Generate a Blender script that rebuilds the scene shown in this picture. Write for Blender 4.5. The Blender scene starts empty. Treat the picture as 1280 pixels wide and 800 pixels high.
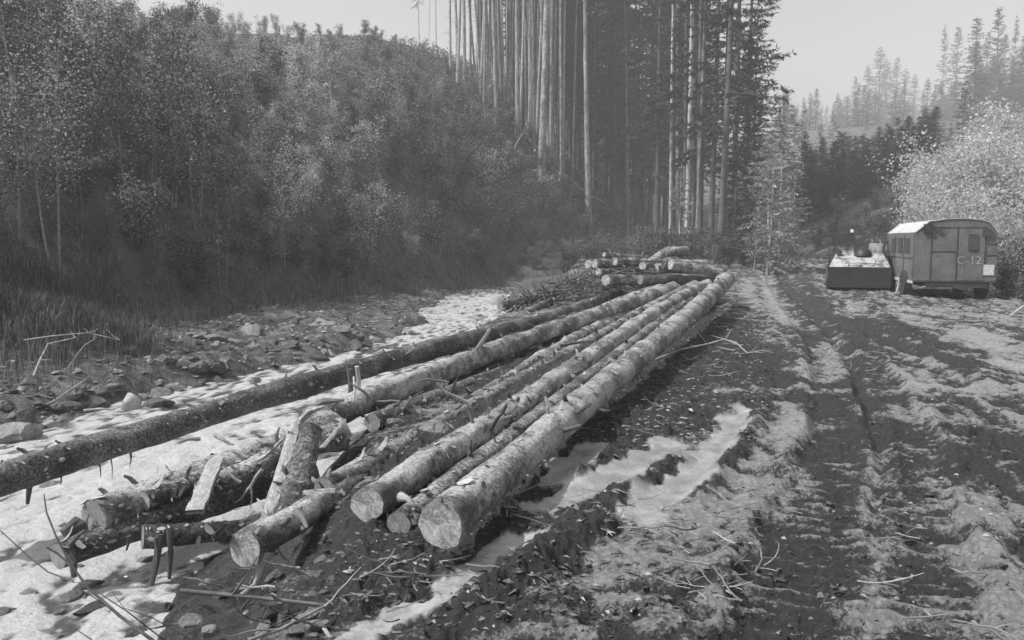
import bpy, math, random, time
_T0 = time.time()
import numpy as np
from mathutils import Vector, Matrix
rng = np.random.RandomState(7)
R = random.Random(11)
S = bpy.context.scene
COL = S.collection

# ------------------------------------------------------------------ camera
F = 1000.0                       # focal length in photo pixels (1280 wide)
CAMH = 1.6
PITCH = math.atan(100.0 / F)
cd = bpy.data.cameras.new('camera')
cd.sensor_width = 36.0
cd.lens = 36.0 * F / 1280.0
cd.clip_start = 0.05
cd.clip_end = 3000
cam = bpy.data.objects.new('camera', cd)
COL.objects.link(cam)
cam.location = (0, 0, CAMH)
cam.rotation_euler = (math.radians(90) - PITCH, 0, 0)
S.camera = cam

# ------------------------------------------------------------------ light
SUN_DIR = Vector((-0.64, -0.15, 0.76)).normalized()      # towards the sun
elev = math.asin(SUN_DIR.z)
rot = math.atan2(SUN_DIR.x, SUN_DIR.y)
w = bpy.data.worlds.new('World')
S.world = w
w.use_nodes = True
nt = w.node_tree
nt.nodes.clear()
sky = nt.nodes.new('ShaderNodeTexSky')
sky.sky_type = 'NISHITA'
sky.sun_disc = False
sky.sun_elevation = elev
sky.sun_rotation = rot
sky.air_density = 1.6
sky.dust_density = 4.0
bw = nt.nodes.new('ShaderNodeRGBToBW')                   # black and white photograph
bg = nt.nodes.new('ShaderNodeBackground')
bg.inputs['Strength'].default_value = 0.15
wo = nt.nodes.new('ShaderNodeOutputWorld')
nt.links.new(sky.outputs[0], bw.inputs[0])
nt.links.new(bw.outputs[0], bg.inputs['Color'])
nt.links.new(bg.outputs[0], wo.inputs['Surface'])
ld = bpy.data.lights.new('sun', 'SUN')
ld.energy = 4.3
ld.angle = math.radians(0.6)
ld.color = (1, 1, 1)
sun = bpy.data.objects.new('sun', ld)
COL.objects.link(sun)
sun.rotation_euler = SUN_DIR.to_track_quat('Z', 'Y').to_euler()
vs = S.view_settings
vs.view_transform = 'Standard'
vs.look = 'None'
vs.gamma = 1
vs.use_curve_mapping = False
vs.exposure = 0.2
S.cycles.max_bounces = 6
S.cycles.diffuse_bounces = 4
S.cycles.volume_bounces = 2
HAZE = 0.0021

# ------------------------------------------------------------------ noise
def _h(ix, iy, seed):
    n = (ix.astype(np.int64) * 374761393 + iy.astype(np.int64) * 668265263 + seed * 982451653) & 0x7fffffff
    n = ((n ^ (n >> 13)) * 1274126177) & 0x7fffffff
    n = n ^ (n >> 16)
    return (n & 0xffff) / 65535.0
def vnoise(x, y, seed=0):
    x = np.asarray(x, float); y = np.asarray(y, float)
    ix = np.floor(x); iy = np.floor(y)
    fx = x - ix; fy = y - iy
    fx = fx * fx * (3 - 2 * fx); fy = fy * fy * (3 - 2 * fy)
    a = _h(ix, iy, seed); b = _h(ix + 1, iy, seed); c = _h(ix, iy + 1, seed); d = _h(ix + 1, iy + 1, seed)
    return (a + (b - a) * fx) * (1 - fy) + (c + (d - c) * fx) * fy
def fbm(x, y, oct=4, seed=0, gain=0.5):
    s = 0; a = 1; t = 0
    for k in range(oct):
        s = s + a * (vnoise(x * 2 ** k + 17.3 * k, y * 2 ** k - 9.1 * k, seed + k) - 0.5); t += a; a *= gain
    return s / t * 2
def sstep(a, b, x):
    t = np.clip((x - a) / (b - a), 0, 1)
    return t * t * (3 - 2 * t)

# ------------------------------------------------------------------ pixel helpers (photo pixels)
cp, sp = math.cos(PITCH), math.sin(PITCH)
def ray(px, py):
    a = (px - 640) / F; b = (400 - py) / F
    return Vector((a, cp + b * sp, -sp + b * cp))
def P(px, py, d):                    # world point at distance y = d on the pixel's ray
    r = ray(px, py)
    return Vector((0, 0, CAMH)) + r * (d / r.y)
def PZ(px, py, z):                   # world point on the plane z
    r = ray(px, py)
    return Vector((0, 0, CAMH)) + r * ((z - CAMH) / r.z)
def pixel(p):
    y = p[1]; z = p[2] - CAMH
    f = y * cp - z * sp; u = y * sp + z * cp
    return 640 + F * p[0] / f, 400 - F * u / f

# ------------------------------------------------------------------ terrain
XF = ([0, 5, 12, 16, 20, 26, 34, 45, 55, 70, 100, 330], [-9.6, -8.9, -7.9, -8.3, -8.0, -5.9, -4.2, 0.3, 4.5, 10, 18, 60])
XL = ([0, 5, 9, 11, 13, 15, 17, 20, 23, 27, 32, 38, 60, 330], [-7.6, -7.2, -6.9, -6.0, -5.0, -4.2, -3.3, -2.7, -2.6, -2.9, -2.7, -2.2, 5, 5])
XR = ([0, 4, 5, 6, 7, 10, 18, 26, 38, 60, 330], [-1.2, -1.35, -1.45, -1.55, -1.7, -1.5, -0.7, 0.6, 2.4, 5, 5])
ZW = -0.78
def poly_dist(x, y, pts):
    """distance to a polyline and length along it"""
    best = np.full(x.shape, 1e9); sl = np.zeros(x.shape); acc = 0.0
    for (ax, ay), (bx, by) in zip(pts[:-1], pts[1:]):
        dx, dy = bx - ax, by - ay; L = math.hypot(dx, dy)
        t = np.clip(((x - ax) * dx + (y - ay) * dy) / (L * L), 0, 1)
        d = np.hypot(x - ax - t * dx, y - ay - t * dy)
        m = d < best
        best = np.where(m, d, best); sl = np.where(m, acc + t * L, sl); acc += L
    return best, sl
def gp(*pp): return [tuple(PZ(a, b, 0.0))[:2] for a, b in pp]
# (points, half width, tone, height)
RIBS = [
    (gp((395, 782), (480, 738), (560, 700), (650, 668)), 0.13, 1.5, -0.05),
    (gp((470, 775), (560, 732), (620, 705)), 0.05, 0.9, -0.02),
    (gp((690, 622), (770, 596), (835, 550)), 0.17, 1.6, -0.05),
    (gp((735, 556), (690, 590)), 0.16, 1.3, -0.04),
    (gp((800, 640), (880, 585), (925, 510)), 0.13, 1.4, -0.04),
    (gp((880, 640), (960, 560), (985, 500)), 0.20, 0.7, -0.02),
    (gp((700, 715), (860, 665), (960, 600)), 0.34, 0.6, 0.0),
    (gp((600, 770), (760, 735)), 0.22, 0.5, 0.0),
    (gp((961, 345), (965, 372), (985, 402)), 0.25, 1.0, -0.04),
    (gp((935, 352), (940, 385)), 0.2, 0.6, 0.0),
    (gp((1040, 420), (1038, 450), (1020, 470)), 0.30, 1.1, -0.04),
    (gp((900, 487), (1100, 482), (1300, 484)), 0.13, 0.9, 0.0),
    (gp((1225, 415), (1262, 452), (1300, 458)), 0.38, 1.1, -0.04),
    (gp((1098, 560), (1090, 640), (1085, 800)), 0.10, 0.9, 0.03),
    (gp((1165, 520), (1190, 600), (1230, 700), (1290, 800)), 0.30, 0.65, 0.02),
    (gp((1060, 390), (1180, 388), (1240, 395)), 0.7, 0.35, 0.0),
    (gp((950, 540), (1040, 520), (1120, 505)), 0.25, 0.4, 0.0),
    # dark: shade painted between and beside the logs first, churned mud after
    (gp((470, 640), (640, 520), (880, 375)), 0.55, -1.3, 0.0),  # shade under the piled logs, put into the mud tone
    (gp((560, 470), (700, 420), (850, 360)), 0.8, -1.2, 0.0),
    (gp((560, 712), (640, 640), (740, 560), (830, 470), (905, 400)), 0.38, -1.6, 0.02),  # cast shadow of the outer log painted into the mud
    (gp((850, 395), (905, 440), (930, 470)), 1.0, -1.1, 0.02),
    (gp((760, 530), (850, 520), (930, 500)), 0.35, -1.1, 0.02),
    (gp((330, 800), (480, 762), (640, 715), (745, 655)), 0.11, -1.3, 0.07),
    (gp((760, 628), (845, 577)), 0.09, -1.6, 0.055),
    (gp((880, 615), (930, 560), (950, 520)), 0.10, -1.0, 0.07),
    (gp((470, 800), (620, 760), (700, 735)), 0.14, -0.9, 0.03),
    (gp((1200, 545), (1290, 590)), 0.45, -1.1, 0.04),
    (gp((1075, 400), (1120, 425), (1215, 440)), 0.5, -0.7, 0.05),
    (gp((1240, 480), (1200, 450)), 0.25, -0.5, 0.05),
    (gp((1000, 345), (1030, 385), (1080, 440)), 0.25, -0.5, 0.05),
    (gp((1050, 350), (1110, 400), (1200, 470)), 0.2, -0.6, 0.05),
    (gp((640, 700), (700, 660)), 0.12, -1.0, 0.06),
]
TRK = [
    (gp((995, 830), (1010, 700), (1050, 590), (1055, 520), (1040, 440), (990, 380), (962, 345)), 0.27),
    (gp((1165, 830), (1150, 700), (1140, 590), (1120, 520), (1075, 440), (1010, 380), (975, 345)), 0.22),
]
def H(x, y, fine=False):
    x = np.asarray(x, float); y = np.asarray(y, float)
    xf = np.interp(y, *XF); xl = np.interp(y, *XL); xr = np.interp(y, *XR)
    lo = fbm(x * 0.25, y * 0.25, 3, 5)
    # valley floor
    z = 0.05 * lo + 0.045 * np.clip(y - 30, 0, 70) + 0.11 * np.clip(y - 85, 0, 300)
    z = z - 0.16 * sstep(2.2, 0.3, x - xr) * sstep(50, 35, y)
    # rise to the right, behind the caravan
    xg = 15.5 + 0.05 * y
    z = z + 0.42 * np.clip(x - xg, 0, 26) + 0.05 * np.clip(x - xg - 26, 0, 400)
    # stream
    n1 = 0.35 * fbm(x * 0.7, y * 0.7, 3, 9)
    t = sstep(0.55, -0.55, x - xr + n1)
    bedm = t * sstep(46, 38, y)
    lbank = sstep(0.5, -0.6, x - xl + n1 * 1.4)
    bed = -1.05 + 0.13 * fbm(x * 1.3, y * 1.3, 3, 12)
    bar = -0.55 + 0.22 * fbm(x * 0.8, y * 0.8, 3, 14) + 0.06 * np.clip(xl - x, 0, 5)
    ch = bed * (1 - lbank) + bar * lbank
    sh = sstep(-1.15, -.7, x - xr + n1) * sstep(7.2, 5.8, y)
    ch = ch * (1 - sh) + (-.70 + .16 * fbm(x * 2.2, y * 2.2, 3, 16)) * sh
    z = z * (1 - bedm) + ch * bedm
    # hill on the left
    s = (xf - x) + 1.0 * fbm(x * 0.12, y * 0.12, 3, 21)
    k = 0.33; cap = np.clip(10.4 + 0.25 * (y - 42), 10.4, 17) + 0.7 * fbm(x * 0.12, y * 0.12, 2, 23)
    a = 1.12 * s
    soft = -np.log(np.exp(-k * np.clip(a, -30, 80)) + np.exp(-k * cap)) / k
    up = np.where(s > 0, soft, 0) - np.where(s > 0, -np.log(1 + np.exp(-k * cap)) / k, 0)
    hill = up * sstep(-0.0, 1.2, s)
    z = z + hill + sstep(0, 4, s) * 0.5 * fbm(x * 0.5, y * 0.5, 3, 31)
    # mound of grassy bank on the left
    z = z + 0.75 * np.exp(-(((x + 7.7) / 1.4) ** 2 + ((y - 12.8) / 2.0) ** 2))
    if not fine: return z
    road = sstep(-0.2, 0.6, x - xr) * sstep(60, 40, y) * sstep(.5, 4, x - xf)
    tone = 0.50 + 0.38 * fbm(x * 0.75, y * 0.75, 3, 41) + 0.85 * fbm(x * 2.6, y * 3.6, 5, 44, .62)
    dz = np.zeros_like(x)
    near = (y > 0.5) & (y < 45) & (x > -3) & (x < 26)
    xn, yn = x[near], y[near]
    tn = np.zeros_like(xn); dn = np.zeros_like(xn); wetn = np.zeros_like(xn)
    wob = 0.10 * fbm(xn * 2.0, yn * 2.0, 3, 51); wob2 = 0.10 * fbm(xn * 2.0 + 9, yn * 2.0, 3, 53)
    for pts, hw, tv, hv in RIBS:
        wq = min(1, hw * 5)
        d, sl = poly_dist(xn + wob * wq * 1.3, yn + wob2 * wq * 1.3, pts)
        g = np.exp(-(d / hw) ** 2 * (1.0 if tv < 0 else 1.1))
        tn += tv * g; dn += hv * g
        if tv >= 1.3: wetn = np.maximum(wetn, sstep(1.15, 0.8, d / hw + .9 * fbm(xn * 5, yn * 5, 3, 55)))
    gt = np.zeros_like(xn)
    for pts, hw in TRK:
        d, sl = poly_dist(xn + wob * 0.5, yn + wob2 * 0.5, pts)
        g = sstep(1.25, 0.8, d / hw); gt = np.maximum(gt, g)
        ph = sl / 0.135 * 2 * math.pi + 1.6 * fbm(xn * 3, yn * 3, 2, 61)
        bars = np.clip(np.sin(ph), -0.5, 1)
        fade = 0.5 + 0.5 * vnoise(xn * 1.3, yn * 1.3, 63)
        dn += g * (-0.06 + 0.042 * bars * fade)
        tn += g * (-0.6 + 1.2 * np.clip(bars - .3, 0, 1) * fade * vnoise(xn * 9, yn * 4, 66) * 1.6)
        e = np.exp(-((d / hw - 1.35) / 0.25) ** 2)
        dn += 0.05 * e * vnoise(xn * 6, yn * 6, 65)
    # clods
    rough = (1 - 0.9 * np.clip(wetn, 0, 1)) * (1 - .6 * gt)
    c1 = fbm(xn * 2.4, yn * 2.4, 3, 71); c2 = fbm(xn * 9, yn * 9, 3, 73, 0.6); c3 = np.abs(fbm(xn * 22, yn * 22, 2, 75))
    hf = 0.065 * c2 - 0.05 * c3 + 0.028 * np.clip(fbm(xn * 15, yn * 15, 3, 77, .65), 0, 1)
    dn += rough * 0.05 * c1
    tn += rough * (1.25 * c2)
    un = xn - .36 * yn + .010 * yn ** 2 * (yn < 18) + .15 * fbm(xn * .8, yn * .5, 2, 83)
    rut = fbm(un * 5.5, yn * .55, 4, 85, .6); rm = sstep(-.3, .6, xn - .32 * yn + .2)
    tn += rough * rm * 1.1 * rut; dn += rough * rm * .055 * rut
    dn += rough * hf * (.28 + .72 * sstep(.95, .35, tone[near] + tn))
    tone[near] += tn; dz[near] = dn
    wet = np.zeros_like(x); wet[near] = wetn
    z = z + dz * road
    off = 1 - road
    nb = (x < xr + 0.4) & (y < 60)
    bank = sstep(-1, 0.3, z - ZW) * off
    z = z + off * np.where(y < 60, 0.10 * fbm(x * 3, y * 3, 3, 81), 0)
    H.rb = np.exp(-((x - xr) / 1.6) ** 2) * (y < 60)  # falloff of the shade painted along the right bank
    return z, tone, wet * road, road, sstep(-0.3, 1.0, s)

_gx = np.arange(-75, 60, .25); _gy = np.arange(0, 172, .25)
_GH = H(*[q.ravel() for q in np.meshgrid(_gx, _gy)]).reshape(len(_gy), len(_gx))
def hg(x, y):                        # height by table, for quick ray casting
    i = np.clip((x + 75) / .25, 0, len(_gx) - 1.01); j = np.clip(y / .25, 0, len(_gy) - 1.01)
    ii = i.astype(int); jj = j.astype(int); u = i - ii; v = j - jj
    return (_GH[jj, ii] * (1 - u) + _GH[jj, ii + 1] * u) * (1 - v) + (_GH[jj + 1, ii] * (1 - u) + _GH[jj + 1, ii + 1] * u) * v
def hit(px, py, y0=2.5, y1=160, n=1500):
    r = ray(px, py)
    ys = np.geomspace(y0, y1, n); t = ys / r.y; xs = r.x * t; zs = CAMH + r.z * t
    below = np.nonzero(zs < hg(xs, ys))[0]
    i = below[0] if len(below) else n - 1
    return Vector((xs[i], ys[i], float(hg(xs[i:i + 1], ys[i:i + 1])[0])))
def hz(x, y): return float(H(np.array([x]), np.array([y]))[0])

# ------------------------------------------------------------------ mesh collector
class Geo:
    def __init__(s): s.V = []; s.L = []; s.N = []; s.n = 0
    def add(s, V, Fc):
        V = np.asarray(V, float).reshape(-1, 3)
        if isinstance(Fc, np.ndarray):
            s.L.append((Fc + s.n).ravel()); s.N.append(np.full(len(Fc), Fc.shape[1]))
        else:
            for f in Fc:
                s.L.append(np.array(f) + s.n); s.N.append(np.array([len(f)]))
        s.V.append(V); s.n += len(V)
        return s
    def mesh(s, name, m, smooth=False, off=None):
        V = np.concatenate(s.V)
        if off is not None: V = V - np.array(off)
        L = np.concatenate(s.L).astype(np.int32); N = np.concatenate(s.N).astype(np.int32)
        me = bpy.data.meshes.new(name)
        me.vertices.add(len(V)); me.vertices.foreach_set('co', V.astype(np.float32).ravel())
        me.loops.add(len(L)); me.loops.foreach_set('vertex_index', L)
        me.polygons.add(len(N)); me.polygons.foreach_set('loop_start', (np.cumsum(N) - N).astype(np.int32))
        me.polygons.foreach_set('use_smooth', np.full(len(N), bool(smooth)))
        me.update(calc_edges=True)
        me.validate()
        if m: me.materials.append(m)
        return me
    def obj(s, name, m, parent=None, smooth=False, local=False):
        """geometry is in world space unless local; it is stored relative to the (unrotated) parent"""
        off = None
        if parent is not None and not local: off = tuple(parent.location)
        o = bpy.data.objects.new(name, s.mesh(name, m, smooth, off))
        COL.objects.link(o)
        if parent is not None: o.parent = parent
        return o
def tag(o, label, cat, group=None):
    o['label'] = label; o['category'] = cat
    if group: o['group'] = group
    return o
def thing(name, label, cat, loc=(0, 0, 0), group=None):
    o = bpy.data.objects.new(name, None); COL.objects.link(o); o.location = loc
    o.empty_display_size = 0.3
    return tag(o, label, cat, group)
def struct(o, k='structure'):
    o['kind'] = k; return o
def dup(root, loc, rz=0, sc=1.0, label=None, group=None, tilt=(0, 0)):
    r = root.copy(); COL.objects.link(r); r.location = loc
    r.rotation_euler = (tilt[0], tilt[1], rz)
    r.scale = (sc, sc, sc) if not isinstance(sc, tuple) else sc
    if label: r['label'] = label
    if group: r['group'] = group
    for ch in PARTS.get(root.name, ()):
        c = ch.copy(); COL.objects.link(c); c.parent = r
    return r
PARTS = {}

def frame_of(d):
    d = d.normalized()
    a = Vector((0, 0, 1)) if abs(d.z) < 0.9 else Vector((1, 0, 0))
    u = d.cross(a).normalized(); v = u.cross(d).normalized()
    return u, v
def tube(g, pts, rads, n=8, rough=0.0, seed=0, cap=True, rs=3.0):
    pts = [Vector(p) for p in pts]; m = len(pts)
    V = []
    for i in range(m):
        d = pts[min(i + 1, m - 1)] - pts[max(i - 1, 0)]
        u, v = frame_of(d)
        for k in range(n):
            a = 2 * math.pi * k / n
            V.append(pts[i] + (u * math.cos(a) + v * math.sin(a)) * rads[i])
    V = np.array(V)
    if rough:
        C = np.repeat(np.array(pts), n, axis=0); D = V - C
        ii = np.repeat(np.arange(m), n); kk = np.tile(np.arange(n), m)
        an = 2 * np.pi * kk / n
        nz = fbm(np.cos(an) * rs * .5 + ii * 0.31, np.sin(an) * rs * .5 + ii * 0.27 + seed * 7, 4, seed, .6)
        ln = np.concatenate([[0], np.cumsum(np.linalg.norm(np.diff(np.array(pts), axis=0), axis=1))]) / max(1e-4, float(np.mean(rads)))
        l_ = ln[ii]
        nz = fbm(np.cos(an) * 1.1 + l_ * .21 + seed, np.sin(an) * 1.1 + l_ * .17 + seed * 7, 3, seed, .55) + .45 * fbm(np.cos(an) * 3.2 + l_ * .9, np.sin(an) * 3.2 - l_ * .8 + seed, 3, seed + 5, .6)
        V = C + D * (1 + rough * .8 * nz)[:, None]
    i = np.arange(m - 1)[:, None]; k = np.arange(n)[None]
    Fq = np.stack([i * n + k, i * n + (k + 1) % n, (i + 1) * n + (k + 1) % n, (i + 1) * n + k], -1).reshape(-1, 4)
    g.add(V, Fq)
    if cap:
        g.add(V[:n], [list(range(n))[::-1]]); g.add(V[-n:], [list(range(n))])
    return V
def lerp(a, b, t): return a + (b - a) * t
def box(g, c, dx, dy, dz, ux=Vector((1, 0, 0)), uy=Vector((0, 1, 0)), uz=Vector((0, 0, 1))):
    V = []
    for z in (-.5, .5):
        for x, y in ((-.5, -.5), (.5, -.5), (.5, .5), (-.5, .5)):
            V.append(Vector(c) + ux * dx * x + uy * dy * y + uz * dz * z)
    g.add(np.array(V), np.array([[0, 3, 2, 1], [4, 5, 6, 7], [0, 1, 5, 4], [1, 2, 6, 5], [2, 3, 7, 6], [3, 0, 4, 7]]))

# ------------------------------------------------------------------ materials
def mat(name, lo, hi, scale=4, detail=8, bump=0.3, rough=0.8, stretch=(1, 1, 1), island=0.0, mid=0.5, wid=0.25,
        attr=None, spec=0.4, trans=0.0, bscale=None, bdist=0.02, objvar=0.0, second=None, third=None, rings=False):
    m = bpy.data.materials.new(name); m.use_nodes = True
    t = m.node_tree; N = t.nodes; L = t.links
    b = N['Principled BSDF']
    b.inputs['Roughness'].default_value = rough
    b.inputs['Specular IOR Level'].default_value = spec
    tc = N.new('ShaderNodeTexCoord'); mp = N.new('ShaderNodeMapping'); mp.inputs['Scale'].default_value = stretch
    L.new(tc.outputs['Object'], mp.inputs['Vector'])
    nz = N.new('ShaderNodeTexNoise'); nz.inputs['Scale'].default_value = scale; nz.inputs['Detail'].default_value = detail
    nz.inputs['Roughness'].default_value = 0.65
    L.new(mp.outputs[0], nz.inputs['Vector'])
    fac = nz.outputs['Fac']
    def math_(op, a, bb, clamp=False):
        q = N.new('ShaderNodeMath'); q.operation = op; q.use_clamp = clamp
        for i, vv in enumerate((a, bb)):
            if isinstance(vv, (int, float)): q.inputs[i].default_value = vv
            else: L.new(vv, q.inputs[i])
        return q.outputs[0]
    if island:
        ge = N.new('ShaderNodeNewGeometry')
        fac = math_('ADD', fac, math_('MULTIPLY', math_('SUBTRACT', ge.outputs['Random Per Island'], 0.5), island))
    if objvar:
        oi = N.new('ShaderNodeObjectInfo')
        fac = math_('ADD', fac, math_('MULTIPLY', math_('SUBTRACT', oi.outputs['Random'], 0.5), objvar))
    mr = N.new('ShaderNodeMapRange'); mr.interpolation_type = 'SMOOTHSTEP'
    mr.inputs['From Min'].default_value = mid - wid; mr.inputs['From Max'].default_value = mid + wid
    mr.inputs['To Min'].default_value = lo; mr.inputs['To Max'].default_value = hi
    L.new(fac, mr.inputs['Value'])
    colr = mr.outputs['Result']
    if second:                       # fine second layer multiplies
        n2 = N.new('ShaderNodeTexNoise'); n2.inputs['Scale'].default_value = second[0]; n2.inputs['Detail'].default_value = 6
        L.new(mp.outputs[0], n2.inputs['Vector'])
        m2 = N.new('ShaderNodeMapRange'); m2.inputs['From Min'].default_value = 0.38; m2.inputs['From Max'].default_value = 0.62
        m2.inputs['To Min'].default_value = second[1]; m2.inputs['To Max'].default_value = second[2]
        L.new(n2.outputs['Fac'], m2.inputs['Value'])
        colr = math_('MULTIPLY', colr, m2.outputs['Result'])
    if rings:
        vl = N.new('ShaderNodeVectorMath'); vl.operation = 'LENGTH'; L.new(tc.outputs['Object'], vl.inputs[0])
        rr_ = math_('SINE', math_('MULTIPLY', math_('ADD', vl.outputs['Value'], math_('MULTIPLY', nz.outputs['Fac'], .012)), 560.0), 0)
        colr = math_('MULTIPLY', colr, math_('ADD', .93, math_('MULTIPLY', rr_, .12)))
    if third:
        n3 = N.new('ShaderNodeTexNoise'); n3.inputs['Scale'].default_value = third[0]; n3.inputs['Detail'].default_value = 5; n3.inputs['Roughness'].default_value = .7
        L.new(tc.outputs['Object'], n3.inputs['Vector'])
        m3 = N.new('ShaderNodeMapRange'); m3.interpolation_type = 'SMOOTHSTEP'; m3.inputs['From Min'].default_value = 0.44; m3.inputs['From Max'].default_value = 0.56
        m3.inputs['To Min'].default_value = third[1]; m3.inputs['To Max'].default_value = third[2]
        L.new(n3.outputs['Fac'], m3.inputs['Value']); colr = math_('MULTIPLY', colr, m3.outputs['Result'])
    L.new(colr, b.inputs['Base Color'])
    if bump:
        bz = N.new('ShaderNodeTexNoise'); bz.inputs['Scale'].default_value = bscale or scale * 2.5; bz.inputs['Detail'].default_value = 8
        bz.inputs['Roughness'].default_value = 0.7
        L.new(mp.outputs[0], bz.inputs['Vector'])
        bp = N.new('ShaderNodeBump'); bp.inputs['Strength'].default_value = bump; bp.inputs['Distance'].default_value = bdist
        L.new(bz.outputs['Fac'], bp.inputs['Height']); L.new(bp.outputs[0], b.inputs['Normal'])
    if trans:
        tr = N.new('ShaderNodeBsdfTranslucent'); mx = N.new('ShaderNodeMixShader'); mx.inputs[0].default_value = trans
        L.new(colr, tr.inputs['Color']); L.new(b.outputs[0], mx.inputs[1]); L.new(tr.outputs[0], mx.inputs[2])
        L.new(mx.outputs[0], N['Material Output'].inputs['Surface'])
    return m
M = {}
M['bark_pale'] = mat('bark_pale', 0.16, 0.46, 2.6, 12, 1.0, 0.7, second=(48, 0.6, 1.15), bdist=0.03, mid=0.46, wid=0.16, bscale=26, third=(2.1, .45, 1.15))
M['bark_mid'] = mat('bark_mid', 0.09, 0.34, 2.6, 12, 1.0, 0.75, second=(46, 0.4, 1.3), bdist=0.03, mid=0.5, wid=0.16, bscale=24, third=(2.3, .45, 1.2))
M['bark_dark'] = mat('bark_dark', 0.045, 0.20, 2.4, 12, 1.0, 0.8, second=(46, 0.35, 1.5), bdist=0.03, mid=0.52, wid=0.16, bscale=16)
M['cut_wood'] = mat('cut_wood', 0.30, 0.52, 14, 8, 0.5, 0.7, second=(60, 0.75, 1.1), third=(7, .8, 1.05), wid=.2, rings=True)
M['cut_muddy'] = mat('cut_muddy', 0.18, 0.34, 9, 8, 0.3, 0.7, second=(60, 0.8, 1.1), rings=True)
M['wood_pale'] = mat('wood_pale', 0.32, 0.54, 10, 8, 0.7, 0.7, stretch=(2, 2, .10), second=(40, 0.8, 1.08), wid=.2)
M['flake'] = mat('bark_flake', 0.06, 0.48, 8, 4, 0.4, 0.7, island=1.0, wid=0.38, mid=.58)
M['twig'] = mat('twig_bark', 0.07, 0.24, 6, 4, 0.3, 0.8, objvar=0.5, wid=0.3)
M['twig_pale'] = mat('twig_pale', 0.12, 0.40, 8, 4, 0.3, 0.7, objvar=0.4)
M['twig_dark'] = mat('twig_dark', 0.05, 0.1, 6, 4, 0.3, 0.8)
M['trunk'] = mat('spruce_trunk_bark', 0.13, 0.50, 2.6, 8, 0.6, 0.85, stretch=(1, 1, .35), second=(14, .6, 1.3), objvar=0.25, bdist=.04)
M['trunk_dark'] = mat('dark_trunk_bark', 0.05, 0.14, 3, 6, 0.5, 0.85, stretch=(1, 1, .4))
M['birch'] = mat('pale_stem_bark', 0.10, 0.32, 8, 4, 0.3, 0.8, objvar=0.3)
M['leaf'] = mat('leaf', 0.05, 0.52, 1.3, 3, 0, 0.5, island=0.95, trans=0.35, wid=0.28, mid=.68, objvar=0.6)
M['leaf_dark'] = mat('leaf_dull', 0.04, 0.30, 1.3, 3, 0, 0.5, island=0.95, trans=0.3, wid=0.34, mid=.62, objvar=0.5)  # darker leaf, also paints the shadow pockets on the hill
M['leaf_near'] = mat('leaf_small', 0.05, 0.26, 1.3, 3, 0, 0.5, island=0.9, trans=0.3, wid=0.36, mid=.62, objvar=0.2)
M['leaf_light'] = mat('leaf_light', 0.10, 0.70, 1.3, 3, 0, 0.5, island=0.8, trans=0.4, wid=0.36, mid=.52, objvar=0.2)  # lighter leaf, paints the sunlit band on the hill
M['leaf_bright'] = mat('leaf_bright', 0.35, 0.76, 1.2, 3, 0, 0.5, island=0.7, trans=0.5, wid=0.4)
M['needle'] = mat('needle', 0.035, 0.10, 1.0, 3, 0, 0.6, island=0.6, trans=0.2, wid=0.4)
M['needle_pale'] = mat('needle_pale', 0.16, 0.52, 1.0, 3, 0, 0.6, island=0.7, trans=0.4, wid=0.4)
M['grass'] = mat('dry_grass', 0.07, 0.30, 2.0, 3, 0, 0.7, island=0.8, trans=0.3, wid=.4, mid=.6)
M['rock'] = mat('rock', 0.06, 0.30, 4, 10, 0.8, 0.6, second=(22, .7, 1.2), objvar=0.45, bdist=.03, wid=.3)
M['rock_pale'] = mat('rock_pale', 0.28, 0.5, 4, 10, 0.6, 0.6, second=(22, .8, 1.1), bdist=.02)
M['chip'] = mat('wood_chip', 0.07, 0.38, 8, 4, 0.2, 0.7, island=0.9, wid=0.4, mid=.62)
M['dark_earth'] = mat('dark_earth', 0.04, 0.12, 5, 8, 0.8, 0.9)
M['clod'] = mat('mud_clod', 0.045, 0.17, 5, 8, 0.8, 0.7, island=0.8, wid=.4, mid=.6)

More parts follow.
